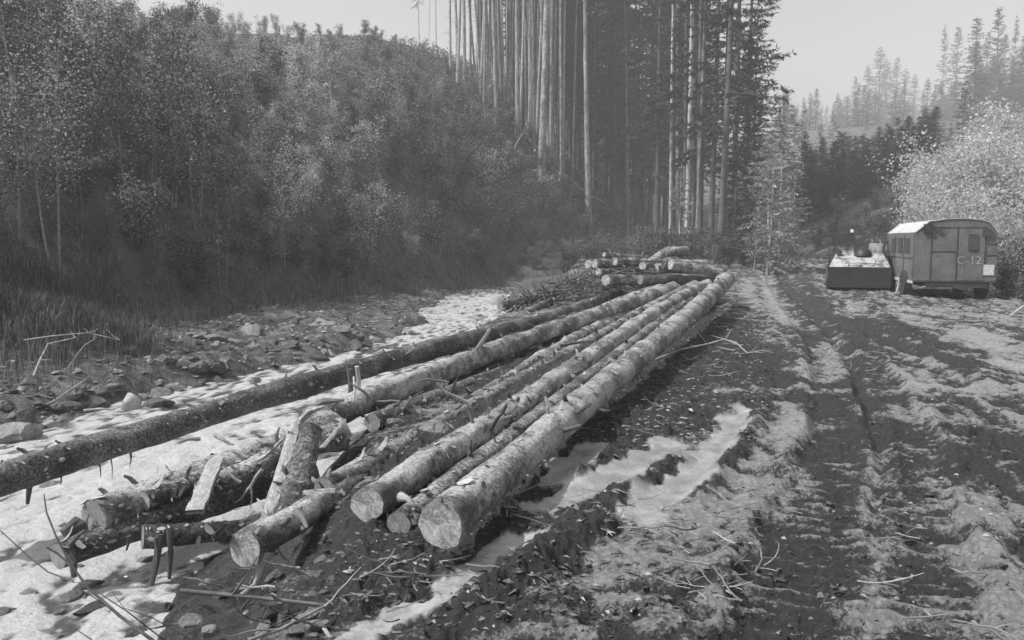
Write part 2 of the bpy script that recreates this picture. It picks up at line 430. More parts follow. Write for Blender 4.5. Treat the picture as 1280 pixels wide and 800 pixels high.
def ground_mat():
    m = bpy.data.materials.new('mud_and_earth'); m.use_nodes = True
    t = m.node_tree; N = t.nodes; L = t.links; b = N['Principled BSDF']
    tc = N.new('ShaderNodeTexCoord')
    def noise(sc, det=8, rg=.65, st=None):
        n = N.new('ShaderNodeTexNoise'); n.inputs['Scale'].default_value = sc; n.inputs['Detail'].default_value = det; n.inputs['Roughness'].default_value = rg
        src = tc.outputs['Object']
        if st:
            mp = N.new('ShaderNodeMapping'); mp.inputs['Scale'].default_value = st; L.new(src, mp.inputs['Vector']); src = mp.outputs[0]
        L.new(src, n.inputs['Vector']); return n.outputs['Fac']
    def at(nm):
        a = N.new('ShaderNodeAttribute'); a.attribute_name = nm; return a.outputs['Fac']
    def ma(op, a, bb, cl=False):
        q = N.new('ShaderNodeMath'); q.operation = op; q.use_clamp = cl
        for i, vv in enumerate((a, bb)):
            if isinstance(vv, (int, float)): q.inputs[i].default_value = vv
            else: L.new(vv, q.inputs[i])
        return q.outputs[0]
    def mr(v, a, bb, c, d, sm=True):
        q = N.new('ShaderNodeMapRange')
        if sm: q.interpolation_type = 'SMOOTHSTEP'
        for nm, vv in zip(('From Min', 'From Max', 'To Min', 'To Max'), (a, bb, c, d)):
            if isinstance(vv, (int, float)): q.inputs[nm].default_value = vv
            else: L.new(vv, q.inputs[nm])
        L.new(v, q.inputs['Value']); return q.outputs['Result']
    def mix(f, a, bb):          # a + f*(b-a)
        return ma('ADD', a, ma('MULTIPLY', f, ma('SUBTRACT', bb, a)))
    vo = N.new('ShaderNodeTexVoronoi'); vo.inputs['Scale'].default_value = 26; L.new(tc.outputs['Object'], vo.inputs['Vector'])
    tone, wet, road, hill = at('tone'), at('wet'), at('road'), at('hill')
    fine = ma('SUBTRACT', noise(14, 10, .7), .5); vf = ma('SUBTRACT', noise(55, 6, .7), .5)
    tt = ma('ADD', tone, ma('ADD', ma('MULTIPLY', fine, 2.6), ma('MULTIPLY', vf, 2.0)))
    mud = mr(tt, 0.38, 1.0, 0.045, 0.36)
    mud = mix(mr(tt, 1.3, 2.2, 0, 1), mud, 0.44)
    mud = mix(wet, mud, mr(ma('ADD', noise(5, 9), ma('MULTIPLY', vf, .5)), .35, .7, .22, .40))
    grav = mr(ma('ADD', noise(5, 10, .7), ma('MULTIPLY', vf, 1.2)), .38, .66, .04, .22)
    lit = mr(ma('ADD', noise(3, 10, .75), ma('MULTIPLY', vf, .6)), .38, .72, .045, .14)
    vd = mr(vo.outputs['Distance'], .25, .62, 1.06, .72)
    mud = ma('MULTIPLY', mud, mix(wet, vd, 1.0))
    grav = ma('MULTIPLY', grav, mr(at('bank_shade'), .1, .8, 1, .4))  # gravel darkened to paint the shade between the logs
    c = mix(road, grav, mud); c = mix(hill, c, lit)
    L.new(c, b.inputs['Base Color'])
    L.new(mix(wet, mr(tt, .2, 1.3, .8, .34), .2), b.inputs['Roughness'])
    b.inputs['Specular IOR Level'].default_value = 0.5
    hgt = ma('ADD', ma('ADD', noise(18, 10, .75), ma('MULTIPLY', noise(70, 6, .7), .6)), ma('MULTIPLY', vo.outputs['Distance'], -.25))
    bp = N.new('ShaderNodeBump'); bp.inputs['Distance'].default_value = 0.06
    L.new(mix(wet, 0.9, 0.06), bp.inputs['Strength'])
    L.new(hgt, bp.inputs['Height']); L.new(bp.outputs[0], b.inputs['Normal'])
    return m
M['ground'] = ground_mat()

def water_mat():
    m = bpy.data.materials.new('stream_water'); m.use_nodes = True
    t = m.node_tree; N = t.nodes; L = t.links; b = N['Principled BSDF']
    a = N.new('ShaderNodeAttribute'); a.attribute_name = 'foam'
    tc = N.new('ShaderNodeTexCoord'); n = N.new('ShaderNodeTexNoise'); n.inputs['Scale'].default_value = 13; n.inputs['Detail'].default_value = 9
    n.inputs['Roughness'].default_value = .7; L.new(tc.outputs['Object'], n.inputs['Vector'])
    s = N.new('ShaderNodeMath'); s.operation = 'ADD'; L.new(a.outputs['Fac'], s.inputs[0]); L.new(n.outputs['Fac'], s.inputs[1])
    q = N.new('ShaderNodeMapRange'); q.interpolation_type = 'SMOOTHSTEP'
    for nm, vv in zip(('From Min', 'From Max', 'To Min', 'To Max'), (.30, 0.95, .09, .58)): q.inputs[nm].default_value = vv
    L.new(s.outputs[0], q.inputs['Value']); L.new(q.outputs[0], b.inputs['Base Color'])
    q2 = N.new('ShaderNodeMapRange')
    for nm, vv in zip(('From Min', 'From Max', 'To Min', 'To Max'), (.5, 1.3, .07, .32)): q2.inputs[nm].default_value = vv
    L.new(s.outputs[0], q2.inputs['Value']); L.new(q2.outputs[0], b.inputs['Roughness'])
    bp = N.new('ShaderNodeBump'); bp.inputs['Strength'].default_value = .9; bp.inputs['Distance'].default_value = .05
    L.new(n.outputs['Fac'], bp.inputs['Height']); L.new(bp.outputs[0], b.inputs['Normal'])
    b.inputs['Specular IOR Level'].default_value = 0.6
    return m
M['water'] = water_mat()

# ------------------------------------------------------------------ ground sheet (rings about the standing place, finer nearby)
def build_ground():
    r = np.concatenate([[0.05, 0.6, 1.2], np.geomspace(1.6, 60, 800), np.geomspace(62, 340, 60)])
    th = np.radians(np.concatenate([np.linspace(-40, 40, 740), np.linspace(42, 318, 70)]))
    X = r[:, None] * np.sin(th)[None]; Y = r[:, None] * np.cos(th)[None]
    sh = X.shape; x = X.ravel(); y = Y.ravel()
    yy = np.maximum(y, 0.0)
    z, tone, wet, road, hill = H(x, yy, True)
    n, m = sh
    i = np.arange(n - 1)[:, None]; k = np.arange(m)[None]
    Fq = np.stack([i * m + k, (i + 1) * m + k, (i + 1) * m + (k + 1) % m, i * m + (k + 1) % m], -1).reshape(-1, 4)[:, ::-1]
    g = Geo(); g.add(np.stack([x, y, z], -1), Fq)
    me = g.mesh('ground', M['ground'], True)
    for nm, v in (('tone', tone), ('wet', wet), ('road', road), ('hill', hill), ('bank_shade', H.rb)):
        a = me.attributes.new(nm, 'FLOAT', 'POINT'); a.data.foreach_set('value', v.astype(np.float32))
    o = bpy.data.objects.new('ground', me); COL.objects.link(o); struct(o)
    o['label'] = 'churned muddy track, stream bed and steep wooded bank'
build_ground()

def build_water():
    ys = np.geomspace(2.2, 47, 420); us = np.linspace(0, 1, 220)
    xl = np.interp(ys, *XL) - 3.0; xr = np.interp(ys, *XR) + 2.0
    X = xl[:, None] + (xr - xl)[:, None] * us[None]; Y = np.repeat(ys[:, None], 220, 1)
    x = X.ravel(); y = Y.ravel()
    q = x + 0.25 * y
    sx_ = x + .25 * fbm(x * .8, y * .5, 2, 99); rip = fbm(sx_ * 3.0, y * 1.0, 5, 91, .62); fz = fbm(sx_ * 12, y * 5, 3, 97, .65)
    crest = 1 - 2 * np.abs(fbm(sx_ * 3.4, y * 1.8, 4, 93, .6)); z = ZW - .01 + 0.028 * rip + 0.030 * crest + .022 * fz
    foam = -.05 + 0.35 * fbm(x * 1.1, y * 0.4, 3, 95) + .5 * rip + 1.5 * fz + .55 * crest
    foam += 0.45 * np.exp(-((y - 7.5) / 2.6) ** 2) + 0.35 * np.exp(-((y - 28) / 5) ** 2) - 0.35 * sstep(34, 38, y) - .45 * np.exp(-(((x + 6.6) / 1.0) ** 2))
    n, m = X.shape
    i = np.arange(n - 1)[:, None]; k = np.arange(m - 1)[None]
    Fq = np.stack([i * m + k, i * m + k + 1, (i + 1) * m + k + 1, (i + 1) * m + k], -1).reshape(-1, 4)
    g = Geo(); g.add(np.stack([x, y, z], -1), Fq)
    me = g.mesh('stream', M['water'], True)
    a = me.attributes.new('foam', 'FLOAT', 'POINT'); a.data.foreach_set('value', foam.astype(np.float32))
    o = bpy.data.objects.new('stream', me); COL.objects.link(o); struct(o)
    o['label'] = 'pale rushing mountain stream'
build_water()

# ------------------------------------------------------------------ logs
def disc(g, c, d, r, n=20, seed=0, bulge=0.01):
    u, v = frame_of(d); d = d.normalized()
    V = [c + d * bulge]
    for ring, rr in ((1, .5), (2, 1.0)):
        for k in range(n):
            a = 2 * math.pi * k / n
            q = r * rr * (1 + 0.05 * math.sin(2 * a + seed) + 0.03 * math.sin(5 * a + seed * 2))
            V.append(c + (u * math.cos(a) + v * math.sin(a)) * q + d * (bulge if ring == 1 else 0) + d * 0.006 * math.sin(a * 3 + seed))
    Fc = [[0, 1 + k, 1 + (k + 1) % n] for k in range(n)]
    g.add(np.array(V), Fc)
    g.add(np.array(V), np.array([[1 + k, 1 + n + k, 1 + n + (k + 1) % n, 1 + (k + 1) % n] for k in range(n)]))
def endcap(g, ring, d, seed, am):
    n = len(ring); c = ring.mean(0); rr_ = np.random.RandomState(seed); d = np.array(d); rad = np.linalg.norm(ring[0] - c)
    V = [c + d * rad * am * rr_.uniform(0, 1)]; Fq = []
    for k, f in enumerate((.35, .7, 1.0)):
        for i in range(n): V.append(c + (ring[i] - c) * f + d * (rad * am * math.sin(i * 6.2832 / n * 2 + k * 2 + seed) if f < 1 else 0))
    for k in (0, 1):
        for i in range(n): a = 1 + k * n + i; b = 1 + k * n + (i + 1) % n; Fq.append([a, b, b + n, a + n])
    g.add(np.array(V), [[0, 1 + i, 1 + (i + 1) % n] for i in range(n)]); g.add(np.array(V), np.array(Fq))
def flakes(g, pts, rads, count, size, rnd, tmax=1.0, tmin=0.0, up=True):
    """curled scraps of bark on the log"""
    m = len(pts)
    for _ in range(count):
        t = tmin + (tmax - tmin) * rnd.random(); f = t * (m - 1); i = min(int(f), m - 2)
        c = pts[i].lerp(pts[i + 1], f - i); r = lerp(rads[i], rads[i + 1], f - i)
        d = (pts[i + 1] - pts[i]).normalized(); u, v = frame_of(d)
        a = rnd.uniform(-0.5, math.pi + .5)
        if v.z < 0: v = -v
        nrm = u * math.cos(a) + v * math.sin(a); tan = d.cross(nrm)
        s = size * (.25 + 1.1 * rnd.random() ** 2.5); yaw = rnd.uniform(0, math.pi)
        e1 = (d * math.cos(yaw) + tan * math.sin(yaw)) * s; e2 = (-d * math.sin(yaw) + tan * math.cos(yaw)) * s * rnd.uniform(.12, .6)
        p = c + nrm * (r * 1.0 + s * .08)
        lift = rnd.uniform(.1, .6) * s
        V = [p - e1 - e2 * .6, p - e1 * .1 - e2 + nrm * .1 * s, p + e1 - e2 * .5 + nrm * lift, p + e1 * .8 + e2 * .7 + nrm * lift * .8, p + e2 + nrm * .1 * s, p - e1 * .9 + e2 * .4]
        g.add(np.array(V), [[0, 1, 4, 5], [1, 2, 3, 4]])
def make_log(label, a, b, r0, r1, bark='bark_pale', end='cut_wood', nf=60, stubs=5, bend=0.0, rough=0.16, segs=60, n=18,
             group='felled logs piled beside the muddy track', near_cap=True, fsize=.04, extra=(), knots=True, flare=0.0, seed=None):
    seed = seed if seed is not None else R.randrange(999)
    rnd = random.Random(seed)
    a = Vector(a); b = Vector(b)
    t_ = thing('spruce_log', label, 'log', a, group)
    pts = []; rads = []
    d = (b - a); u, v = frame_of(d)
    for i in range(segs):
        t = (i / (segs - 1)) ** 1.25
        p = a.lerp(b, t) + u * bend * math.sin(math.pi * t) + v * 0.3 * bend * math.sin(2.2 * math.pi * t)
        r = lerp(r0, r1, t) * (1 + 0.05 * math.sin(t * 37 + seed) * .6 + flare * max(0, 1 - t * 9) ** 2)
        pts.append(p); rads.append(r)
    g = Geo(); LV = tube(g, pts, rads, n, rough, seed, cap=False, rs=2.2)
    g.obj('bark', M[bark], t_, True)
    dn = (pts[0] - pts[1]).normalized(); df = (pts[-1] - pts[-2]).normalized()
    g = Geo(); endcap(g, LV[:n], dn, seed, .012); g.obj('cut_face', M[end], t_)
    g = Geo(); endcap(g, LV[-n:], df, seed + 1, .012); g.obj('cut_face', M['cut_wood'], t_)
    for k in range(stubs):
        t = rnd.random(); i = int(t ** 1.2 * (segs - 2)); ang = rnd.uniform(-.3, math.pi + .3)
        uu, vv = frame_of(pts[i + 1] - pts[i])
        if vv.z < 0: vv = -vv
        q = uu * math.cos(ang) + vv * math.sin(ang); L = rnd.uniform(.04, .14)
        dd = (pts[i + 1] - pts[i]).normalized() * rnd.choice((-.5, .5))
        g = Geo(); p0 = pts[i] + q * rads[i] * .8
        tube(g, [p0, p0 + (q + dd * .6).normalized() * (L * .6 + rads[i] * .2), p0 + (q + dd).normalized() * (L + rads[i] * .2)], [.022, .016, .010], 7, .2, k)
        g.obj('branch_stub', M['twig'], t_)
    for (e0, e1, ra, rb, mt) in extra:
        g = Geo(); e0 = Vector(e0); e1 = Vector(e1); mid_ = e0.lerp(e1, .5) + Vector((.01, 0, .01))
        tube(g, [e0, mid_, e1], [ra, (ra + rb) / 2, rb], 9, .35, seed + 3); g.obj('branch_stub', M[mt], t_)
    for k in range(int(nf / 7)):
        t = rnd.random(); i = int(t ** 1.2 * (segs - 8)); uu, vv = frame_of(pts[i + 1] - pts[i])
        if vv.z < 0: vv = -vv
        ang = rnd.uniform(-.2, math.pi + .2); Ls = rnd.uniform(.05, .16); dd = (pts[i + 1] - pts[i]).normalized() * rnd.choice((-1, 1))
        q = uu * math.cos(ang) + vv * math.sin(ang); tn_ = dd.cross(q) * rnd.uniform(.012, .03); V_ = []
        for j in range(5):
            f = j / 4; c_ = pts[i] + dd * Ls * f * (1 - .3 * f) + q * (rads[i] * 1.0 + Ls * .55 * f * f)
            V_ += [c_ - tn_ * (1 - .6 * f), c_ + tn_ * (1 - .4 * f)]
        g = Geo(); g.add(np.array(V_), np.array([[2 * j, 2 * j + 1, 2 * j + 3, 2 * j + 2] for j in range(4)])); g.obj('bark_strip', M['flake' if k % 2 else 'bark_mid'], t_)
    if nf:
        g = Geo(); flakes(g, pts, rads, nf, fsize, rnd); flakes(g, pts, rads, nf * 7, fsize * .5, rnd); struct(g.obj('loose_bark', M['flake'], t_), 'stuff')
    return t_, pts, rads

LA = make_log('long pale log nearest the muddy track with its big sunlit near end on the mud', PZ(549, 657, .13), P(908, 350, 20), .110, .20, 'bark_pale', 'cut_wood', 220, 12, segs=220, n=44, rough=.17, bend=.05, flare=.12, seed=3)
LB = make_log('long mottled log second from the track with crumbling pale near end', PZ(458, 632, -.04), P(884, 356, 20.5), .110, .16, 'bark_pale', 'cut_wood', 200, 12, segs=200, n=40, rough=.26, bend=-.10, seed=5,
      extra=[(PZ(466, 648, -.12), P(452, 690, 4.9), .03, .008, 'twig_pale'), (PZ(500, 620, 0.0), P(518, 632, 4.8), .03, .01, 'twig_pale')])
LC = make_log('thinner log lying in the gap between the two outermost long logs', PZ(499, 655, -.1), P(874, 366, 19), .08, .11, 'bark_mid', 'cut_muddy', 160, 6, segs=80, n=18, rough=.2, seed=6)
LE = make_log('log with a bulging sunlit near end jutting low over the stream bank', PZ(305, 686, -.26), P(785, 392, 17), .102, .13, 'bark_pale', 'cut_wood', 160, 8, segs=150, n=34, rough=.32, bend=-.12, seed=8,
      extra=[(P(332, 690, 4.75), P(318, 735, 4.7), .035, .018, 'twig_pale'), (P(318, 733, 4.7), P(296, 748, 4.6), .022, .012, 'twig_pale'),
             (P(370, 640, 5.0), P(384, 660, 4.9), .03, .012, 'twig')])
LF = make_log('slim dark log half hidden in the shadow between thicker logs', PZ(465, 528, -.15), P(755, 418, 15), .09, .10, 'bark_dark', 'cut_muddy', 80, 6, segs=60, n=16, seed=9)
LF2 = make_log('grey log just left of the mottled second log, dull and scuffed', PZ(405, 612, -.2), P(820, 382, 18), .09, .12, 'bark_mid', 'cut_muddy', 130, 6, segs=80, n=18, seed=10)
LD = make_log('thick rough log carrying an upright splintered peg near its broken end', PZ(398, 524, -.08), P(852, 350, 23), .125, .165, 'bark_pale', 'cut_muddy', 160, 10, segs=170, n=34, rough=.30, bend=.12, flare=.25, seed=12,
      extra=[(PZ(448, 492, .02), P(446, 458, 8.1), .028, .022, 'wood_pale'), (P(440, 496, 8.15), P(437, 461, 8.15), .045, .03, 'twig'),
             (P(556, 468, 9.9), P(587, 438, 10.2), .035, .02, 'twig'), (P(588, 450, 10.3), P(612, 412, 10.6), .04, .02, 'twig'),
             (P(555, 470, 9.7), P(545, 475, 9.6), .03, .01, 'twig_pale')])
LG = make_log('longest dark mossy log spanning the stream from the left edge', PZ(-60, 618, -.25), P(795, 358, 24), .125, .165, 'bark_dark', 'cut_muddy', 200, 14, segs=200, n=34, rough=.24, bend=.22, seed=14,
      extra=[(P(36, 596, 6.3), P(34, 630, 6.3), .03, .014, 'twig_dark'), (P(75, 585, 6.4), P(76, 606, 6.4), .012, .004, 'twig_dark'),
             (P(122, 575, 6.9), P(126, 597, 6.9), .010, .003, 'twig_dark'), (P(163, 565, 7.2), P(162, 584, 7.2), .012, .003, 'twig_dark'),
             (P(138, 570, 7.0), P(140, 600, 7.0), .007, .002, 'twig_dark'), (P(354, 480, 9.2), P(358, 468, 9.3), .04, .01, 'twig_dark')])
make_log('small log over the stream with a clean round pale cut end', PZ(178, 627, -.33), P(395, 552, 7.6), .075, .12, 'bark_mid', 'cut_wood', 60, 5, segs=40, seed=16, group='short logs jutting over the stream')
make_log('middle log over the stream with a weathered oval cut end', PZ(116, 648, -.36), P(405, 540, 7.9), .125, .15, 'bark_pale', 'cut_muddy', 100, 5, segs=50, n=20, rough=.28, seed=18, group='short logs jutting over the stream',
      extra=[(P(200, 668, 5.4), P(188, 738, 5.3), .03, .016, 'twig_dark'), (P(212, 660, 5.5), P(211, 728, 5.4), .026, .010, 'twig_dark'),
             (P(161, 670, 5.4), P(158, 688, 5.4), .016, .006, 'twig_dark'), (P(195, 672, 5.3), P(196, 708, 5.3), .010, .004, 'twig_dark'),
             (P(98, 655, 5.4), P(80, 668, 5.3), .06, .04, 'twig_dark')])
make_log('lowest log over the stream with a dull grey cut end above the water', PZ(72, 695, -.5), P(340, 600, 6.9), .085, .14, 'bark_dark', 'cut_muddy', 60, 4, segs=40, seed=20, group='short logs jutting over the stream',
      extra=[(P(88, 692, 5.1), P(92, 722, 5.05), .035, .015, 'twig_dark')])
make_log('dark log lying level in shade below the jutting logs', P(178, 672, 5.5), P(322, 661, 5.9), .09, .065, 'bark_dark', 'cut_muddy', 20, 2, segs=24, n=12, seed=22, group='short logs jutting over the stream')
make_log('gnarled log with peeling bark resting across the jutting logs', P(250, 612, 6.0), P(430, 545, 7.0), .07, .13, 'bark_pale', 'cut_wood', 90, 6, segs=40, rough=.4, bend=-.08, seed=24, group='short logs jutting over the stream')

# rear pile
rear = [((735, 330), (815, 328), 20.5, 22.5, .12, .12, 'leftmost log of the far pile with ragged pale end', .0),
        ((743, 330), (845, 326), 20.2, 22.5, .10, .12, 'far pile log showing a round white end at the left', .0),
        ((768, 327), (880, 330), 20.4, 23, .10, .12, 'far pile log with small bright end behind the first ends', .0),
        ((755, 318), (850, 326), 20.4, 23, .055, .07, 'thin pole laid on top of the far log pile', .0),
        ((748, 340), (820, 345), 20.0, 22, .09, .11, 'low log of the far pile with pale end in shadow', .0),
        ((757, 350), (850, 350), 19.6, 22, .13, .14, 'lowest left log of the far pile with a round pale end', .0),
        ((820, 335), (905, 337), 20.5, 22, .13, .13, 'far pile log with a blunt white end in the middle', .0),
        ((803, 332), (858, 312), 20.2, 21.5, .10, .13, 'crooked log tilted up on top of the far pile', -.2),
        ((838, 331), (903, 341), 20.3, 20.8, .13, .11, 'rightmost log of the far pile ending by the track', .0),
        ((800, 350), (890, 348), 20.1, 21.0, .12, .12, 'dark log under the right half of the far pile', .0),
        ((671, 366), (712, 351), 22.5, 25, .10, .16, 'short pale log among dark brush by the far stream', .0),
        ((657, 392), (690, 376), 18.5, 21, .09, .11, 'broken log at the water below the dark brush', .0),
        ((625, 384), (800, 338), 20.5, 25, .12, .14, 'dark log buried in brush left of the far pile', .1),
        ((650, 372), (780, 336), 22.5, 26, .10, .12, 'dark log high in the brush left of the far pile', .05),
        ((715, 405), (842, 362), 15.5, 20, .17, .2, 'short thick log with shaggy bark in the middle of the pile', .0),
        ((745, 392), (838, 358), 17.5, 21, .16, .2, 'stubby log with torn pale bark behind the long logs', .0),
        ((765, 410), (868, 358), 15.5, 19.6, .12, .15, 'short log wedged beside the mottled second log', .0)]
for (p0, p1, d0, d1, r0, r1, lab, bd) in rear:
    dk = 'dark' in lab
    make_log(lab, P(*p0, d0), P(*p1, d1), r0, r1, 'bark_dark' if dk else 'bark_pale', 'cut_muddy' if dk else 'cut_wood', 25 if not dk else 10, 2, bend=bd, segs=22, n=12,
             group='logs in the far pile', fsize=.07)

# broken slabs standing among the logs
def slab(name, label, top, bot, w0, w1, th, m, seed, dark=None):
    rnd = random.Random(seed)
    top = Vector(top); bot = Vector(bot)
    t_ = thing(name, label, 'broken wood', bot)
    ax = (top - bot); n = 12
    side = Vector((1, 0.25, 0)).normalized(); dep = ax.cross(side).normalized()
    g = Geo(); V = []
    for i in range(n):
        t = i / (n - 1); c = bot.lerp(top, t) + side * .006 * rnd.uniform(-1, 1)
        w_ = lerp(w0, w1, t) * rnd.uniform(.93, 1.07) * (.35 if i == n - 1 else 1)
        for sx, sy in ((-.5, -.5), (-.1, -.62), (.5, -.5), (.5, .5), (-.5, .5)):
            V.append(c + side * sx * w_ + dep * sy * th * rnd.uniform(.94, 1.06))
    i = np.arange(n - 1)[:, None]; k = np.arange(5)[None]
    g.add(np.array(V), np.stack([i * 5 + k, i * 5 + (k + 1) % 5, (i + 1) * 5 + (k + 1) % 5, (i + 1) * 5 + k], -1).reshape(-1, 4))
    g.add(np.array(V[-5:]), [[0, 1, 2, 3, 4]])
    g.obj('splinter_face', M[m], t_)
    if dark:
        g = Geo(); q = side * dark[0] + dep * dark[1]
        pts = [bot.lerp(top, s_) + q * (1.0 - .45 * s_) for s_ in np.linspace(0, dark[3], 14)]
        tube(g, pts, [dark[2] * (1 - .35 * k / 13 + .1 * math.sin(k * 2.1)) for k in range(14)], 14, .35, seed)
        g.obj('bark', M['bark_dark'], t_, True)
        g = Geo()
        flakes(g, [Vector(p) for p in pts], [dark[2]] * 14, 30, .04, rnd); struct(g.obj('loose_bark', M['flake'], t_), 'stuff')
    return t_
slab('broken_stump', 'dark broken stump leaning upright with a long pale splintered edge', P(371, 526, 6.3), P(334, 650, 5.6), .09, .085, .05, 'wood_pale', 31, (.17, .06, .15, .92))
slab('split_plank', 'pale split plank leaning between the jutting logs and the stream', P(272, 572, 6.1), P(243, 640, 5.6), .12, .11, .04, 'wood_pale', 33)
slab('wood_splinter', 'thin curved pale splinter in front of the rough broken log end', P(432, 524, 6.9), P(402, 560, 6.7), .05, .03, .02, 'wood_pale', 35)
slab('wood_splinter', 'short pale board lying flat beside the near end of the grey log', P(380, 616, 5.5), P(424, 613, 5.5), .05, .05, .03, 'wood_pale', 36)
slab('wood_splinter', 'pointed bark shard leaning off the mottled log', P(700, 432, 11), P(742, 425, 11.3), .12, .05, .03, 'bark_mid', 37)
# ragged broken root end at the left end of the thick log
def lump(name, label, c, r, sc, m, seed, cat, group=None, parent=None):
    g = Geo(); rock_geo(g, c, r, sc, seed, .45)
    o = g.obj(name, M[m], parent, True)
    return o
def rock_geo(g, c, r, sc, seed, am=.35, nu=14, nv=9):
    V = []
    for j in range(nv + 1):
        ph = math.pi * j / nv
        for i in range(nu):
            a = 2 * math.pi * i / nu
            V.append((math.sin(ph) * math.cos(a), math.sin(ph) * math.sin(a), math.cos(ph)))
    V = np.array(V)
    n = fbm(V[:, 0] * 1.3 + seed * 3.7 + V[:, 2], V[:, 1] * 1.3 + V[:, 2] * 1.7, 4, seed, .55)
    # facets: clip by random planes
    W = V * (1 + am * n)[:, None]
    rr = np.random.RandomState(seed)
    for _ in range(13):
        d = rr.randn(3); d /= np.linalg.norm(d); h = rr.uniform(.42, .82)
        e = W @ d - h
        W = np.where((e > 0)[:, None], W - np.outer(np.clip(e, 0, None) * .9, d), W)
    W = W * np.array(sc) * r + np.array(c)
    Fq = [[j * nu + i, j * nu + (i + 1) % nu, (j + 1) * nu + (i + 1) % nu, (j + 1) * nu + i] for j in range(nv) for i in range(nu)]
    g.add(W, np.array(Fq)[:, ::-1])
ch = thing('bark_chunk', 'ragged chunk of torn wood at the broken left end of the thick rough log', 'broken wood', P(400, 520, 7.4))
g = Geo(); rock_geo(g, P(405, 530, 7.3), .2, (1.1, .7, .8), 5, .6); g.obj('torn_wood', M['bark_mid'], ch)
for k, (a_, b_) in enumerate([((380, 515), (430, 500)), ((372, 530), (405, 508)), ((395, 545), (425, 560)), ((415, 520), (440, 545)), ((388, 540), (376, 560))]):
    g = Geo(); tube(g, [P(*a_, 7.1), P((a_[0] + b_[0]) / 2, (a_[1] + b_[1]) / 2 - 6, 7.05), P(*b_, 7.0)], [.03, .035, .01], 7, .4, k); g.obj('splinter', M['wood_pale' if k % 2 else 'twig'], ch)

# ------------------------------------------------------------------ branches and twigs
def branch_pts(p, d, L, n, wob, rnd):
    pts = [Vector(p)]; d = Vector(d).normalized()
    for i in range(n):
        d = (d + Vector((rnd.uniform(-1, 1), rnd.uniform(-1, 1), rnd.uniform(-1, 1))) * wob).normalized()
        pts.append(pts[-1] + d * L / n)
    return pts
def px_tube(g, pix, r0, r1, n=7):
    pts = [P(*q) for q in pix]
    rr = [lerp(r0, r1, i / (len(pts) - 1)) for i in range(len(pts))]
    tube(g, pts, rr, n, .12, 3)
sap = thing('bare_sapling', 'bare forked twig leaning over the stream in the bottom left corner', 'sapling', P(190, 800, 3.3))
for nm, pix, a_, b_ in [('stem', [(235, 830, 3.3), (190, 800, 3.35), (150, 770, 3.4), (110, 735, 3.5), (88, 705, 3.55), (70, 670, 3.6), (58, 640, 3.65), (55, 618, 3.7)], .0085, .003),
                        ('twig', [(92, 727, 3.5), (60, 715, 3.55), (35, 695, 3.6), (0, 663, 3.65), (-10, 655, 3.65)], .004, .002),
                        ('twig', [(84, 703, 3.55), (72, 692, 3.55), (58, 684, 3.5)], .005, .004),
                        ('twig', [(140, 762, 3.42), (110, 742, 3.3), (130, 733, 3.3), (100, 728, 3.3), (60, 729, 3.3)], .002, .001),
                        ('twig', [(205, 800, 3.3), (160, 765, 3.1), (125, 742, 3.1), (98, 728, 3.1)], .003, .0015),
                        ('twig', [(240, 800, 3.2), (190, 772, 3.15), (155, 760, 3.1), (140, 740, 3.1)], .0025, .001),
                        ('twig', [(115, 800, 3.1), (100, 790, 3.1), (90, 783, 3.1)], .003, .001)]:
    g = Geo(); px_tube(g, pix, a_, b_); g.obj(nm, M['twig'], sap, True)
def single_branch(label, pix, r0, r1, m='twig_pale', side=0, cat='branch', group='broken branches on the bank'):
    t_ = thing('fallen_branch', label, cat, P(*pix[0]), group)
    g = Geo(); px_tube(g, pix, r0, r1); g.obj('stem', M[m], t_, True)
    rnd = random.Random(int(pix[0][0] * 7 + pix[0][1]))
    for k in range(side):
        i = rnd.randrange(1, len(pix)); p = P(*pix[i])
        g = Geo(); pts = branch_pts(p, (rnd.uniform(-1, 1), rnd.uniform(-.5, .5), rnd.uniform(0, .5)), rnd.uniform(.1, .3), 5, .25, rnd)
        tube(g, pts, [r1, r1 * .9, r1 * .8, r1 * .6, r1 * .5, r1 * .3], 5); g.obj('twig', M[m], t_)
single_branch('pale bowed branch curving out of the bottom edge below the logs', [(310, 800, 3.45), (350, 787, 3.5), (378, 772, 3.6), (405, 758, 3.7)], .009, .006, side=2)
single_branch('dark branch lying across the bank below the logs', [(225, 738, 4.0), (290, 744, 4.0), (350, 750, 3.95), (412, 757, 3.9)], .012, .008, 'twig', side=3)
single_branch('short forked twig standing at the edge of the rut', [(487, 722, 4.1), (482, 708, 4.1), (476, 702, 4.15)], .006, .002, side=2)
single_branch('dead branch sprawled over the left brush with pale curved stem', [(42, 470, 11), (50, 450, 11.2), (60, 430, 11.4), (95, 422, 11.6)], .018, .008, side=3, group='dead branches on the left bank')
single_branch('dry arching twig over the dark hollow of the left bank', [(30, 425, 11.3), (65, 420, 11.3), (110, 416, 11.3), (150, 425, 11.4)], .010, .005, side=3, group='dead branches on the left bank')
single_branch('slim fallen branch slanting down to the left water edge', [(44, 512, 10.6), (70, 500, 10.7), (95, 482, 10.8), (108, 474, 10.9)], .014, .007, side=3, group='dead branches on the left bank')
single_branch('straight white stick lying level by the pale boulder', [(105, 513, 10.7), (125, 511, 10.7), (143, 512, 10.7)], .02, .012, side=0, group='dead branches on the left bank')
single_branch('bare stick leaning in the dark hollow of the left bank', [(85, 460, 11.5), (95, 445, 11.5), (105, 432, 11.5), (118, 424, 11.6)], .010, .004, side=2, group='dead branches on the left bank')
single_branch('curved pale root arching near the left bushes', [(330, 410, 20), (318, 402, 20), (322, 395, 20), (330, 392, 20)], .03, .02, side=1, group='driftwood on the gravel bar')
